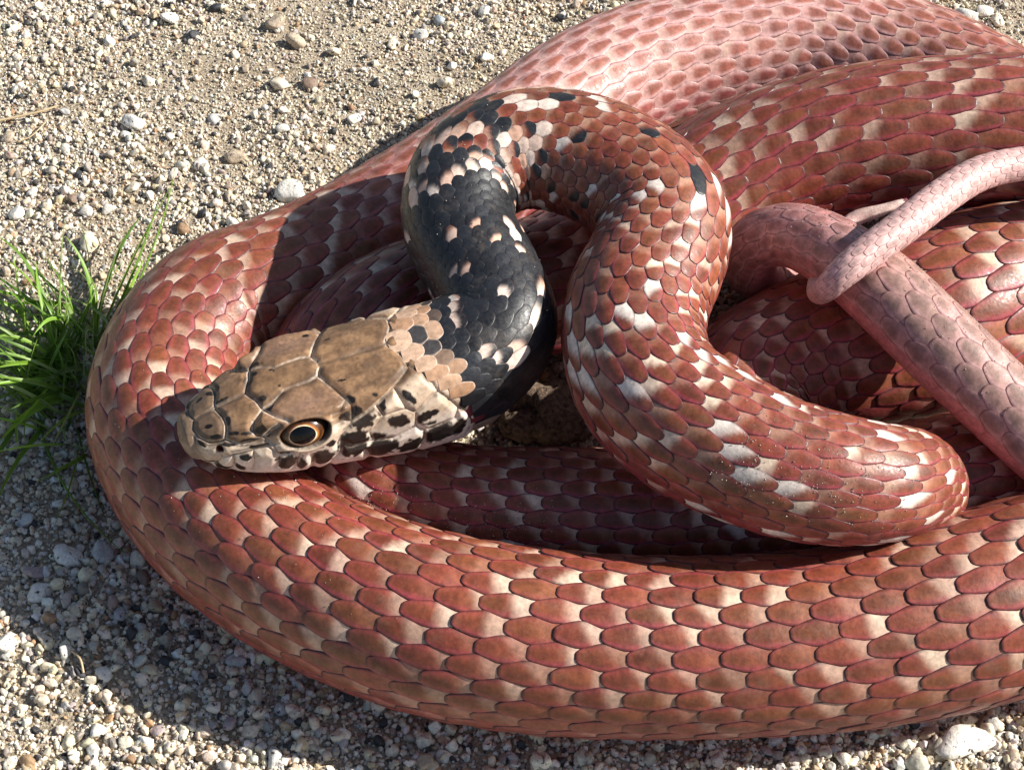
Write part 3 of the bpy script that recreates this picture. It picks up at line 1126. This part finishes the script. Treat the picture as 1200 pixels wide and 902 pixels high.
def build_head():
    U, PH = head_mesh_pts()
    nu, npn = U.shape
    shr = 1 - 0.10 * sstep(0.93, 1.02, U) + 0
    P = head_pt(U, PH, shr).reshape(-1, 3)
    u, ph = U.ravel(), PH.ravel()
    # normals from the smooth form
    G_ = P.reshape(nu, npn, 3)
    du = np.gradient(G_, axis=0)
    dp = np.roll(G_, -1, 1) - np.roll(G_, 1, 1)
    nr = np.cross(dp, du)
    nr /= np.linalg.norm(nr, axis=2)[..., None] + 1e-15
    nr = nr.reshape(-1, 3)
    cen_ = HP0 + HT * (u * HL)[:, None]
    flip = np.sign(((P - cen_) * nr).sum(1))
    flip[flip == 0] = 1
    nr *= flip[:, None]
    # seams
    A, B = [], []
    for ln in HEAD_LINES:
        for sg in (1, -1):
            q = polyline(ln)
            q3 = head_pt(q[:, 0], np.radians(q[:, 1]) * sg)
            A.append(q3[:-1])
            B.append(q3[1:])
    A, B = np.concatenate(A), np.concatenate(B)
    wob = fnoise(P / S, 0.12, 5, 2) * 0.5 * S
    d = seg_dist(P, A, B) + wob
    dpx = np.clip(d, 0, None) / S
    mo = polyline(MOUTH)
    dm = 1e9 * np.ones(len(P))
    for sg in (1, -1):
        q3 = head_pt(mo[:, 0], np.radians(mo[:, 1]) * sg)
        dm = np.minimum(dm, seg_dist(P, q3[:-1], q3[1:]))
    dmx = dm / S
    aph = np.abs(np.degrees(ph))
    mouth_ang = np.interp(u, [m[0] for m in MOUTH], [m[1] for m in MOUTH])
    upper = aph < mouth_ang
    live = u < nape(ph) / HL + 0.03
    h = np.where(upper, -1.5 * np.exp(-(dpx / 1.0) ** 2) + 2.4 * sstep(0, 7.5, dpx), 0.4)
    # flood fill the plates so that each has its own height and tone
    msk = (dpx > 1.3).reshape(nu, npn)
    lab = np.where(msk, np.arange(nu * npn).reshape(nu, npn) + 1, 0)
    for _ in range(600):
        new = np.maximum(lab, np.maximum(np.roll(lab, 1, 1), np.roll(lab, -1, 1)))
        new[1:] = np.maximum(new[1:], lab[:-1])
        new[:-1] = np.maximum(new[:-1], lab[1:])
        new = np.where(msk, new, 0)
        if (new == lab).all():
            break
        lab = new
    pid = lab.ravel()
    ptone = np.sin(pid * 12.9898) * 43758.5453
    ptone = (ptone - np.floor(ptone)) * 2 - 1
    plate_in = sstep(1.3, 3.5, dpx) * upper
    h += 0.7 * ptone * plate_in
    h -= 2.6 * np.exp(-(dmx / 1.6) ** 2)
    # brow ridge above the eye, snout ridge
    for sg in (1, -1):
        brow = polyline([(0.27, 38), (0.33, 44), (0.40, 44), (0.47, 46), (0.53, 47)])
        q3 = head_pt(brow[:, 0], np.radians(brow[:, 1]) * sg)
        db = seg_dist(P, q3[:-1], q3[1:]) / S
        h += 5.5 * np.exp(-(db / 5.5) ** 2)
        loreal = polyline([(0.16, 66), (0.22, 64), (0.28, 63)])
        q3 = head_pt(loreal[:, 0], np.radians(loreal[:, 1]) * sg)
        db = seg_dist(P, q3[:-1], q3[1:]) / S
        h -= 2.2 * np.exp(-(db / 8.0) ** 2)
    h -= 3.4 * sstep(-0.025, 0.03, u - nape(ph) / HL)
    tone = fnoise(P / S, 0.06, 8, 3)
    fine = fnoise(P / S, 0.35, 9, 2)
    streak = fnoise(np.stack([u * 300 * 0.05, ph * 60 * 0.22], 1), 1.0, 12, 3)
    # base colours: tan brown crown, pale cream flanks and lips
    crown = np.array([0.150, 0.085, 0.046])
    crown2 = np.array([0.285, 0.165, 0.086])
    greyb = np.array([0.155, 0.105, 0.070])
    pale = np.array([0.62, 0.49, 0.37])
    lip = np.array([0.76, 0.65, 0.55])
    c = mixc(crown[None], crown2[None], np.clip(0.45 + 0.9 * tone + 0.9 * streak + .3 * fine, 0, 1))
    c = mixc(c, greyb[None], 0.75 * sstep(0.24, 0.1, u))
    mv = np.exp(-((u - 0.41) / 0.10) ** 2) * np.exp(-((aph - 32) / 14) ** 2)
    c = mixc(c, np.array([[0.25, 0.145, 0.105]]), 0.6 * mv)
    edge_side = np.interp(u, [0, .1, .2, .3, .42, .55, .66, .78, 1.0], [60, 60, 60, 58, 60, 62, 54, 36, 25])
    sidef = sstep(-7, 9, aph - edge_side + 5 * tone)
    c = mixc(c, mixc(pale[None], crown2[None] * 1.15, np.clip(.3 + .6 * tone, 0, 1) * sstep(.5, .7, u) * sstep(100, 75, aph)), sidef)
    c = mixc(c, lip[None], sstep(80, 95, aph) * sstep(.08, .16, u))
    c = mixc(c, greyb[None] * 1.15, sstep(0.07, 0.03, u) * .8)
    c = mixc(c, np.array([[0.62, 0.36, 0.30]]), np.where(upper, 0, .8))
    # dark blotches with ragged edges
    T1 = HT
    for (bu, bf, rx, ry, tl) in BLOTCH:
        for sg in ((1, -1) if bf > 4 else (1,)):
            p0 = head_pt(np.array([bu]), np.array([R(bf) * sg]))[0]
            e2 = head_pt(np.array([bu]), np.array([R(bf + 4) * sg]))[0] - p0
            e2 /= np.linalg.norm(e2)
            dv = P - p0
            m = np.abs(dv).max(1) < 26 * S
            x_ = dv[m] @ T1 / S * 1.2
            y_ = dv[m] @ e2 / S * 1.2
            off = np.abs(dv[m] @ np.cross(T1, e2)) / S
            a_ = R(tl + 14) * (1 if sg > 0 else -1) * sg
            xr, yr = x_ * math.cos(a_) + y_ * math.sin(a_), -x_ * math.sin(a_) + y_ * math.cos(a_)
            ry = ry * (1 + 0.6 * float(sstep(45, 80, abs(bf))))
            rr = np.sqrt((xr / rx) ** 2 + (yr / ry) ** 2)
            kk = sstep(1.12, 0.86, rr * .78 + 0.5 * fnoise(P[m] / S, 0.22, 3, 3)) * (off < 14)
            big = rx * ry > 60
            dc = np.array([0.012, 0.009, 0.008]) if not big or rx > 13 else np.array([0.02, 0.013, 0.010])
            c[m] = mixc(c[m], dc[None] + 0 * c[m], kk)
    spk = fnoise(P / S, 0.5, 21, 2)
    c = mixc(c, np.array([[0.05, 0.035, 0.025]]), np.clip((spk - .38) * 4, 0, 1) * sstep(110, 60, aph) * .55)
    c = mixc(c, np.array([[0.10, 0.065, 0.045]]), np.clip(sstep(5, 1.5, dpx) * (fnoise(P / S, .09, 31, 3) + .05) * 2.0, 0, .75) * upper * sstep(95, 60, aph))
    # seams: hairline dark with a pale lip
    pl = np.exp(-((dpx - 0.9) / 0.85) ** 2) * (0.75 + 0.5 * fine) * upper * live
    c = mixc(c, np.array([[0.66, 0.52, 0.40]]), np.clip(pl * (.75 + 1.2 * fnoise(P / S, .07, 41, 2)), 0, 1) * .8)
    c = mixc(c, np.array([[0.07, 0.045, 0.03]]), np.exp(-(dpx / 0.55) ** 2) * .7 * upper * live * sstep(-.5, .3, tone + fine))
    c = mixc(c, np.array([[0.05, 0.02, 0.02]]), np.exp(-(dmx / 1.3) ** 2) * .8)
    # nostril and eye sockets
    for sg in (1, -1):
        p0 = head_pt(np.array([0.108]), np.array([R(69) * sg]))[0]
        dn = np.linalg.norm(P - p0, axis=1) / S
        h -= 6 * sstep(4.6, 2.0, dn)
        c = mixc(c, np.array([[0.10, 0.02, 0.015]]), sstep(5.0, 3.6, dn))
        pe = head_pt(np.array([EYE_U]), np.array([EYE_PH * sg]))[0]
        dv = (P - pe) / S
        ex_ = dv @ HT
        dv2 = dv - ex_[:, None] * HT
        de = np.sqrt((ex_ / 1.08) ** 2 + ((dv2 ** 2).sum(1)) * np.where(dv2 @ HN > 0, 4.2, 1.9))
        h += 2.0 * np.exp(-((de - 26) / 4.0) ** 2)
        h -= 15 * sstep(24.5, 22.5, de)
        c = mixc(c, np.array([[0.03, 0.02, 0.016]]), sstep(26.0, 23.5, de) * .9)  # dark socket rim, its upper part painted as shade under the brow
    c *= (1 + 0.16 * ptone * plate_in)[:, None]
    c *= (1 + 0.2 * fine + .12 * tone)[:, None]
    V = P + nr * (h * S)[:, None]
    idx = np.arange(nu * npn).reshape(nu, npn)
    nx = np.roll(idx, -1, axis=1)
    F = np.stack([idx[:-1], nx[:-1], nx[1:], idx[1:]], -1).reshape(-1, 4)
    o = mesh_obj('head', V, F[:, ::-1], M_HEAD, snake, cols={'Col': np.clip(c, .004, .85)})
    o['label'] = 'tan head with dark blotches on pale lips'
    return o


head = build_head()


def flat_mat(name, colr, rough=0.3, spec=0.5, coat=0.0):
    m, nt, p = new_mat(name)
    p.inputs['Base Color'].default_value = (*colr, 1)
    p.inputs['Roughness'].default_value = rough
    p.inputs['Specular IOR Level'].default_value = spec
    p.inputs['Coat Weight'].default_value = coat
    p.inputs['Coat Roughness'].default_value = 0.04
    return m


M_EYE = skin_material('eye_rim', rough=0.2, spec=0.4, bump=0.02, coat=.5)
M_PUPIL = flat_mat('pupil', (0.004, 0.004, 0.005), 0.12, 0.25, 0.1)


def build_eye(sg):
    pe = head_pt(np.array([EYE_U]), np.array([EYE_PH * sg]))[0]
    n = head_pt(np.array([EYE_U]), np.array([EYE_PH * sg]))[0] - (HP0 + HT * EYE_U * HL)
    n /= np.linalg.norm(n)
    ax = HB * sg * 0.90 + HN * 0.40 - HT * 0.16
    ax /= np.linalg.norm(ax)
    e1 = HT - ax * (HT @ ax)
    e1 /= np.linalg.norm(e1)
    e2 = np.cross(ax, e1)
    RE = 22.0 * S
    ce = pe - n * 15.5 * S - HN * 2.0 * S

    def cap(a0, a1, na, nm, mat, par, colf=None, lift=0.0):
        aa = np.linspace(R(a0), R(a1), na)
        bb = np.linspace(0, 2 * math.pi, 64, endpoint=False)
        AA, BB = np.meshgrid(aa, bb, indexing='ij')
        D = ax * np.cos(AA)[..., None] + e1 * (np.sin(AA) * np.cos(BB) * 1.2)[..., None] + e2 * (np.sin(AA) * np.sin(BB) * .92)[..., None]
        V = ce + D * (RE + lift * S)
        idx = np.arange(na * 64).reshape(na, 64)
        nx = np.roll(idx, -1, 1)
        F = np.stack([idx[:-1], idx[1:], nx[1:], nx[:-1]], -1).reshape(-1, 4)
        cc = {'Col': colf(np.degrees(AA).ravel(), BB.ravel())} if colf else None
        o = mesh_obj(nm, V.reshape(-1, 3), F, mat, par, cols=cc)
        if par is not snake:
            o.location = (0, 0, 0)
        return o

    def rimc(a, b):
        nz = fnoise(np.stack([a * .12, np.cos(b) * 3, np.sin(b) * 3], 1), 1.0, 4, 3)
        c = mixc(np.array([[0.055, 0.020, 0.007]]), np.array([[0.012, 0.007, 0.005]]), sstep(46, 60, a + 7 * nz))
        lower = np.exp(-((a - 52) / 4.0) ** 2) * sstep(0.1, 0.8, np.abs(np.sin(b)) * np.where(np.sin(b) * sg < 0, 1, 0) + .25)
        return np.clip(mixc(c, np.array([[0.35, 0.13, 0.03]]), lower * .6), .003, .9)

    def irisc(a, b):
        # cream ring hugging the pupil, then amber fading to brown
        c = mixc(np.array([[0.85, 0.70, 0.48]]), np.array([[0.50, 0.17, 0.025]]), sstep(31.0, 33.5, a + 1.5 * np.sin(3 * b)))
        back = 0.5 + 0.5 * np.cos(b)
        return mixc(c, np.array([[0.055, 0.020, 0.007]]), np.clip(sstep(32.5, 42, a + 5 * (1 - back) + 3 * fnoise(np.stack([np.cos(b) * 4, np.sin(b) * 4, a * .1], 1), 1.0, 2, 3)), 0, 1))
    eye = cap(42, 118, 34, 'eye', M_EYE, snake, rimc)
    cap(30, 42, 12, 'iris', M_EYE, eye, irisc)
    cap(0.05, 30, 14, 'pupil', M_PUPIL, eye)


for sg in (1, -1):
    build_eye(sg)


# ------------------------------------------------------------------ single pebbles, placed where they lie
COLS = {'white': (0.78, 0.74, 0.66), 'cream': (0.72, 0.63, 0.49), 'tan': (0.50, 0.40, 0.29), 'black': (0.035, 0.037, 0.042),
        'brown': (0.24, 0.165, 0.12), 'grey': (0.50, 0.49, 0.47), 'mauve': (0.42, 0.34, 0.33), 'rust': (0.46, 0.28, 0.14), 'blue grey': (0.38, 0.42, 0.44)}
PEB = [(1130, 868, 34, 'white'), (1054, 893, 12, 'white'), (275, 183, 15, 'tan'), (340, 226, 19, 'white'), (158, 143, 16, 'white'), (197, 20, 13, 'white'),
       (323, 28, 15, 'tan'), (347, 50, 14, 'tan'), (328, 98, 14, 'cream'), (127, 48, 10, 'white'), (147, 157, 7, 'white'), (213, 265, 9, 'black'),
       (237, 250, 8, 'black'), (103, 283, 14, 'cream'), (127, 245, 10, 'white'), (100, 247, 12, 'white'), (273, 262, 13, 'white'), (237, 193, 10, 'white'),
       (87, 233, 10, 'brown'), (363, 97, 12, 'brown'), (227, 40, 8, 'black'), (255, 10, 9, 'black'), (287, 80, 8, 'tan'), (45, 692, 17, 'white'),
       (80, 650, 19, 'white'), (42, 670, 15, 'mauve'), (7, 754, 20, 'white'), (87, 745, 13, 'cream'), (52, 749, 11, 'cream'), (114, 856, 16, 'white'),
       (110, 880, 14, 'white'), (147, 869, 10, 'cream'), (172, 869, 11, 'white'), (127, 842, 8, 'rust'), (119, 647, 19, 'grey'), (271, 847, 13, 'mauve'),
       (294, 856, 15, 'cream'), (277, 772, 14, 'grey'), (184, 856, 11, 'mauve'), (214, 824, 8, 'white'), (195, 774, 9, 'black'), (167, 677, 11, 'brown'),
       (321, 888, 15, 'grey'), (978, 876, 10, 'grey'), (1051, 862, 10, 'mauve'), (1083, 848, 11, 'grey'), (1128, 20, 20, 'white'), (1154, 12, 11, 'white'),
       (1168, 24, 11, 'cream'), (515, 25, 9, 'blue grey'), (567, 12, 11, 'white'), (658, 20, 8, 'black'), (493, 40, 11, 'white'), (460, 52, 10, 'cream'),
       (440, 97, 8, 'black'), (522, 97, 11, 'cream'), (570, 67, 9, 'white'), (30, 40, 9, 'white'), (60, 200, 10, 'cream'), (20, 250, 12, 'white'),
       (175, 95, 9, 'cream'), (390, 60, 10, 'cream'), (415, 140, 10, 'white'), (330, 150, 9, 'white'), (385, 175, 9, 'cream'), (155, 220, 9, 'cream'),
       (30, 610, 12, 'grey'), (70, 590, 11, 'white'), (140, 720, 11, 'grey'), (120, 790, 12, 'white'), (60, 800, 10, 'cream'), (25, 830, 11, 'cream'),
       (230, 790, 10, 'grey'), (330, 830, 10, 'grey'), (400, 870, 11, 'grey'), (460, 880, 10, 'cream'), (520, 885, 11, 'white'), (600, 888, 11, 'grey'),
       (690, 885, 10, 'cream'), (760, 890, 10, 'grey'), (840, 884, 9, 'white'), (900, 880, 10, 'mauve'), (1170, 850, 10, 'cream'), (1185, 885, 12, 'tan'),
       (636, 441, 12, 'rust'), (655, 430, 12, 'cream'), (612, 455, 9, 'grey'), (250, 140, 8, 'grey'), (75, 130, 8, 'grey'), (10, 160, 9, 'tan')]
PMESH = []
for k, (sv, sf) in enumerate(STONES):
    me = bpy.data.meshes.new('pebble')
    me.from_pydata(sv.tolist(), [], sf.tolist())
    me.polygons.foreach_set('use_smooth', np.ones(len(sf), dtype=bool))
    me.materials.append(M_PEBBLE)
    PMESH.append(me)
rp_ = np.random.default_rng(5)
for i, (px, py, rr, cn) in enumerate(PEB):
    o = bpy.data.objects.new('pebble', PMESH[i % len(PMESH)])
    col.objects.link(o)
    P = at(px, py, 0.3 * rr * S)
    z = ground_h([P[0]], [P[1]])[0]
    dep = (P - CAM) @ FWD
    r_ = rr * dep / FOC * 0.9
    P = at(px, py, z + 0.45 * r_)
    o.location = (P[0], P[1], z + 0.42 * r_)
    o.scale = (r_ * rp_.uniform(.95, 1.2), r_ * rp_.uniform(.9, 1.1), r_ * rp_.uniform(.8, 1.0))
    o.rotation_euler = rp_.uniform(-.5, .5, 3) * np.array([1, 1, 6])
    o.color = (*np.clip(np.array(COLS[cn]) * rp_.uniform(.9, 1.06), 0, .84), 1)
    if i == 0:
        tag(o, 'largest white quartz lump, beside the bottom edge of the front coil', 'pebble')
        o.scale = (r_ * 1.25, r_ * .9, r_ * .75)
        o.rotation_euler = (0.1, 0.05, 0.15)
        continue
    if cn == 'blue grey':
        tag(o, 'small blue grey pebble in the sunlit gravel behind the snake', 'pebble')
        continue
    if 590 < px < 670 and 420 < py < 460:
        nm_ = {'rust': 'rust orange pebble by the dirt clod between neck and coil', 'cream': 'cream pebble by the dirt clod between neck and coil',
               'grey': 'grey pebble by the dirt clod between neck and coil'}[cn]
        tag(o, nm_, 'pebble')
        continue
    lit = py < 460 or (py > 835 and px < 330) or px > 1100
    sz = 'large ' if rr >= 14 else ('small ' if rr < 10 else '')
    edge_y = np.interp(px, [100, 165, 250, 350, 450, 560, 650, 740], [420, 335, 285, 235, 180, 108, 45, 5])
    if px > 1100 and py < 60:
        wh_ = 'behind the far end of the back coil'
    elif lit and py < 460:
        if math.hypot(px - 40, py - 140) < 75:
            wh_ = 'on sunlit gravel near the dry straw'
        elif px < 175 and py > 190:
            wh_ = 'on sunlit gravel behind the grass tuft'
        elif edge_y - py < 75:
            wh_ = 'on sunlit gravel close behind the coil'
        else:
            wh_ = 'out on the open sunlit gravel'
    elif lit:
        wh_ = 'in the sunlit patch in front of the coil'
    elif py < 700 and px < 130:
        wh_ = 'in shade below the grass tuft'
    elif py > 855 and px > 330:
        wh_ = 'in shade under the long front coil'
    else:
        wh_ = "in the shade where the coil bends"
    lb = '%s%s pebble %s' % (sz, cn, wh_)
    tag(o, lb, 'pebble', lb.replace('pebble', 'pebbles', 1))

# ------------------------------------------------------------------ dirt clod between the neck and the fore body
def dirt_material():
    m, nt, p = new_mat('damp_dirt')
    geo = N(nt, 'ShaderNodeNewGeometry')
    n1 = N(nt, 'ShaderNodeTexNoise')
    n1.inputs['Scale'].default_value = 1700
    n1.inputs['Detail'].default_value = 6
    n1.inputs['Roughness'].default_value = .7
    nt.links.new(geo.outputs['Position'], n1.inputs['Vector'])
    cr = N(nt, 'ShaderNodeValToRGB')
    e = cr.color_ramp.elements
    e[0].position, e[0].color = 0.35, (0.06, 0.035, 0.022, 1)
    e[1].position, e[1].color = 0.68, (0.36, 0.25, 0.17, 1)
    nt.links.new(n1.outputs['Fac'], cr.inputs[0])
    nt.links.new(cr.outputs[0], p.inputs['Base Color'])
    p.inputs['Roughness'].default_value = .85
    bp = N(nt, 'ShaderNodeBump')
    bp.inputs['Strength'].default_value = 1.0
    bp.inputs['Distance'].default_value = 0.0006
    nt.links.new(n1.outputs['Fac'], bp.inputs['Height'])
    nt.links.new(bp.outputs[0], p.inputs['Normal'])
    return m


M_DIRT = dirt_material()
DV, DF = ico(5)
for (px, py, rr, sd, lb) in [(655, 482, 40, 1, 'larger crumbly brown dirt clod lying between black neck and red coil'),
                             (612, 497, 24, 2, 'smaller crumbly brown dirt clod lying against the inner coil')]:
    P0 = at(px, py, 0.4 * rr * S)
    V = DV * (1 + 0.28 * fnoise(DV, 1.6, sd, 2) + 0.14 * fnoise(DV, 6.0, sd + 4, 3))[:, None] * rr * S * np.array([1.15, 1.0, .72])
    o = mesh_obj('dirt_clod', V, DF, M_DIRT)
    o.location = P0
    tag(o, lb, 'dirt clod')

# ------------------------------------------------------------------ grass tuft
def grass_material():
    m, nt, p = new_mat('grass_blade')
    oi = N(nt, 'ShaderNodeObjectInfo')
    at_ = N(nt, 'ShaderNodeAttribute', attribute_name='Col')
    hsv = N(nt, 'ShaderNodeHueSaturation')
    mr = N(nt, 'ShaderNodeMapRange')
    mr.inputs[3].default_value = 0.65
    mr.inputs[4].default_value = 1.35
    nt.links.new(oi.outputs['Random'], mr.inputs[0])
    nt.links.new(mr.outputs[0], hsv.inputs['Value'])
    nt.links.new(at_.outputs['Color'], hsv.inputs['Color'])
    nt.links.new(hsv.outputs[0], p.inputs['Base Color'])
    p.inputs['Roughness'].default_value = 0.42
    p.inputs['Transmission Weight'].default_value = 0.0
    tr = N(nt, 'ShaderNodeBsdfTranslucent')
    nt.links.new(hsv.outputs[0], tr.inputs[0])
    mx = N(nt, 'ShaderNodeMixShader')
    mx.inputs[0].default_value = 0.3
    out = nt.nodes['Material Output']
    nt.links.new(p.outputs[0], mx.inputs[1])
    nt.links.new(tr.outputs[0], mx.inputs[2])
    nt.links.new(mx.outputs[0], out.inputs[0])
    return m


M_GRASS = grass_material()
groot = at(92, 440, 0)
tuft = empty('grass_tuft', groot)
tag(tuft, 'green grass tuft growing from gravel beside the left bend of the coil', 'grass')


def blade(P0, P1, P2, wid, rgb, twist):
    n = 14
    t = np.linspace(0, 1, n)[:, None]
    C = (1 - t) ** 2 * P0 + 2 * t * (1 - t) * P1 + t ** 2 * P2
    Tn = np.gradient(C, axis=0)
    Tn /= np.linalg.norm(Tn, axis=1)[:, None] + 1e-12
    ref = np.array([math.cos(twist), math.sin(twist), 0.25])
    sd = np.cross(Tn, ref)
    sd /= np.linalg.norm(sd, axis=1)[:, None] + 1e-12
    nn = np.cross(sd, Tn)
    w_ = wid * S * (np.clip(1 - t ** 2.2, 0, 1) ** 0.8 * 0.94 + 0.04) * (0.6 + 0.4 * np.clip(t * 5, 0, 1))
    V = np.concatenate([C - sd * w_ + nn * w_ * .35, C - nn * w_ * .15, C + sd * w_ + nn * w_ * .35])
    F = []
    for i in range(n - 1):
        F.append((i, i + 1, n + i + 1, n + i))
        F.append((n + i, n + i + 1, 2 * n + i + 1, 2 * n + i))
    g = np.concatenate([t, t, t])
    cc = mixc((np.array(rgb) * np.array([1.25, 1.1, 1.3]))[None], np.array(rgb)[None], np.clip(g[:, 0] * 3, 0, 1))
    cc[n:2 * n] *= 0.8
    mesh_obj('blade', V, np.array(F), M_GRASS, tuft, cols={'Col': cc})


GR = [(0.20, 0.36, 0.04), (0.15, 0.28, 0.04), (0.25, 0.41, 0.06), (0.12, 0.24, 0.03), (0.29, 0.40, 0.13)]
# traced blades: root px, tip px, tip height, bend px (control), bend height, half width
TB = [((118, 415), (206, 192), 120, (190, 290), 70, 3.4), ((112, 412), (189, 222), 100, (165, 310), 60, 2.2), ((110, 410), (202, 216), 110, (150, 300), 60, 3.2),
      ((108, 408), (165, 254), 40, (122, 300), 50, 4.0), ((72, 400), (76, 254), 90, (66, 330), 50, 2.4), ((110, 405), (76, 276), 90, (116, 320), 60, 3.0),
      ((70, 420), (-6, 276), 70, (48, 300), 70, 3.2), ((90, 420), (0, 300), 60, (50, 330), 60, 2.6), ((120, 410), (-4, 376), 60, (95, 352), 80, 3.2),
      ((104, 420), (80, 370), 60, (70, 330), 70, 2.8), ((90, 460), (-6, 524), 20, (30, 470), 60, 4.6), ((60, 470), (-6, 430), 40, (20, 445), 50, 3.0),
      ((58, 478), (30, 520), 20, (20, 470), 50, 2.8), ((45, 490), (148, 650), 12, (60, 580), 18, 4.0), ((80, 470), (106, 525), 10, (58, 528), 22, 3.2),
      ((60, 490), (-4, 590), 10, (10, 540), 18, 3.4), ((118, 420), (206, 312), 25, (150, 345), 35, 4.6), ((122, 400), (170, 300), 60, (150, 340), 50, 3.6),
      ((85, 470), (125, 610), 8, (95, 545), 15, 3.0), ((112, 400), (150, 268), 80, (120, 320), 50, 3.2), ((100, 415), (60, 310), 70, (84, 350), 60, 3.0),
      ((95, 430), (20, 350), 70, (60, 360), 75, 3.0), ((80, 440), (-5, 395), 60, (30, 385), 60, 3.2), ((95, 445), (10, 470), 45, (45, 425), 60, 3.2),
      ((118, 405), (104, 440), 60, (90, 350), 95, 2.6), ((100, 410), (38, 395), 70, (66, 345), 85, 2.8)]
rb = np.random.default_rng(31)
for i, (rt, tp, th_, bd, bh, hw) in enumerate(TB):
    blade(at(rt[0], rt[1], -4 * S), at(bd[0], bd[1], bh * S), at(tp[0], tp[1], th_ * S), hw * 1.25, GR[i % 5], rb.uniform(-.6, .6))
for i in range(125):
    rt = (rb.normal(72, 32), rb.normal(448, 34))
    rt = (min(rt[0], 118 - max(0, (rt[1] - 440)) * .1), rt[1])
    an = rb.normal(R(128), R(48))
    L = rb.uniform(60, 165)
    tp = (rt[0] + math.cos(an) * L, rt[1] - math.sin(an) * L * .85)
    if tp[0] > 96 + max(0, 440 - tp[1]) * .45:
        tp = (96 + rb.uniform(-25, 0), tp[1])
    hgt = rb.uniform(10, 80)
    bd = (rt[0] + math.cos(an) * L * .45 + rb.normal(0, 10), rt[1] - math.sin(an) * L * .45 - rb.uniform(0, 22))
    blade(at(rt[0], rt[1], -4 * S), at(bd[0], bd[1], (hgt * .75 + 18) * S), at(tp[0], tp[1], hgt * S), rb.uniform(1.7, 3.6), GR[rb.integers(0, 5)], rb.uniform(-1, 1))

# ------------------------------------------------------------------ dry straw
M_STRAW = flat_mat('dry_straw', (0.55, 0.42, 0.25), .6, .3)


def straw(pts, rr, lb):
    Q = np.array([at(x, y, ground_h([at(x, y, 0)[0]], [at(x, y, 0)[1]])[0] + z * S) for x, y, z in pts])
    C, _ = catmull(np.hstack([Q, np.zeros((len(Q), 1))]), 8)
    C = C[:, :3]
    Tn = np.gradient(C, axis=0)
    Tn /= np.linalg.norm(Tn, axis=1)[:, None]
    a = np.cross(Tn, up)
    a /= np.linalg.norm(a, axis=1)[:, None]
    b = np.cross(a, Tn)
    ph = np.linspace(0, 2 * math.pi, 6, endpoint=False)
    V = (C[:, None] + (a[:, None] * np.cos(ph)[None, :, None] + b[:, None] * np.sin(ph)[None, :, None]) * rr * S).reshape(-1, 3)
    idx = np.arange(len(V)).reshape(-1, 6)
    nx = np.roll(idx, -1, 1)
    F = np.stack([idx[:-1], nx[:-1], nx[1:], idx[1:]], -1).reshape(-1, 4)
    tag(mesh_obj('straw', V, F, M_STRAW), lb, 'straw')


straw([(-8, 143, 8), (25, 136, 9), (50, 130, 10), (68, 124, 9)], 1.5, 'longer dry straw stalk lying on the sunlit gravel')
straw([(22, 166, 8), (36, 160, 9), (48, 149, 11), (53, 144, 9)], 0.9, 'thin pale curved dry stem below the longer straw')
straw([(84, 762, 8), (94, 772, 12), (98, 788, 9)], 1.2, "short brown straw in the snake's shadow on gravel")

# ------------------------------------------------------------------ sand stuck to the scales
def build_dust():
    r = np.random.default_rng(77)
    iv, if_ = ico(1)
    V, F, C = [], [], []
    k = 0

    def put(nm, c0, c1, th0, th1, n):
        nonlocal k
        for _ in range(n):
            s_ = r.uniform(s_of(nm, c0), s_of(nm, c1))
            th = R(r.normal((th0 + th1) / 2, abs(th1 - th0) / 3))
            rr = samp(Rd, np.array([s_]))[0]
            p = surf(np.array([s_]), np.array([th]), np.array([0.035 * rr * .6]))[0]
            V.append(iv * r.uniform(.3, .8) * S * r.uniform(.7, 1.2, 3) + p)
            F.append(if_ + k * len(iv))
            C.append(np.tile(np.clip(grain_colours(1, r) * .6, 0, .8), (len(iv), 1)))
            k += 1
    put('inner', 6, 8.4, -20, -75, 500)
    put('neck', 14, 17, 10, 80, 260)
    put('tail', 1, 5, -60, 40, 350)
    put('outer', 8, 13, -60, 60, 120)
    put('neck', 0, 4, -60, 60, 60)
    o = mesh_obj('sand_dust', np.concatenate(V), np.concatenate(F), M_DUST, smooth=False, cols={'Col': np.concatenate(C)})
    tag(o, "fine sand grains stuck to the snake's scales", kind='stuff')


M_DUST = skin_material('sand_dust', rough=.6, spec=.4, bump=0, speck=.2)
build_dust()
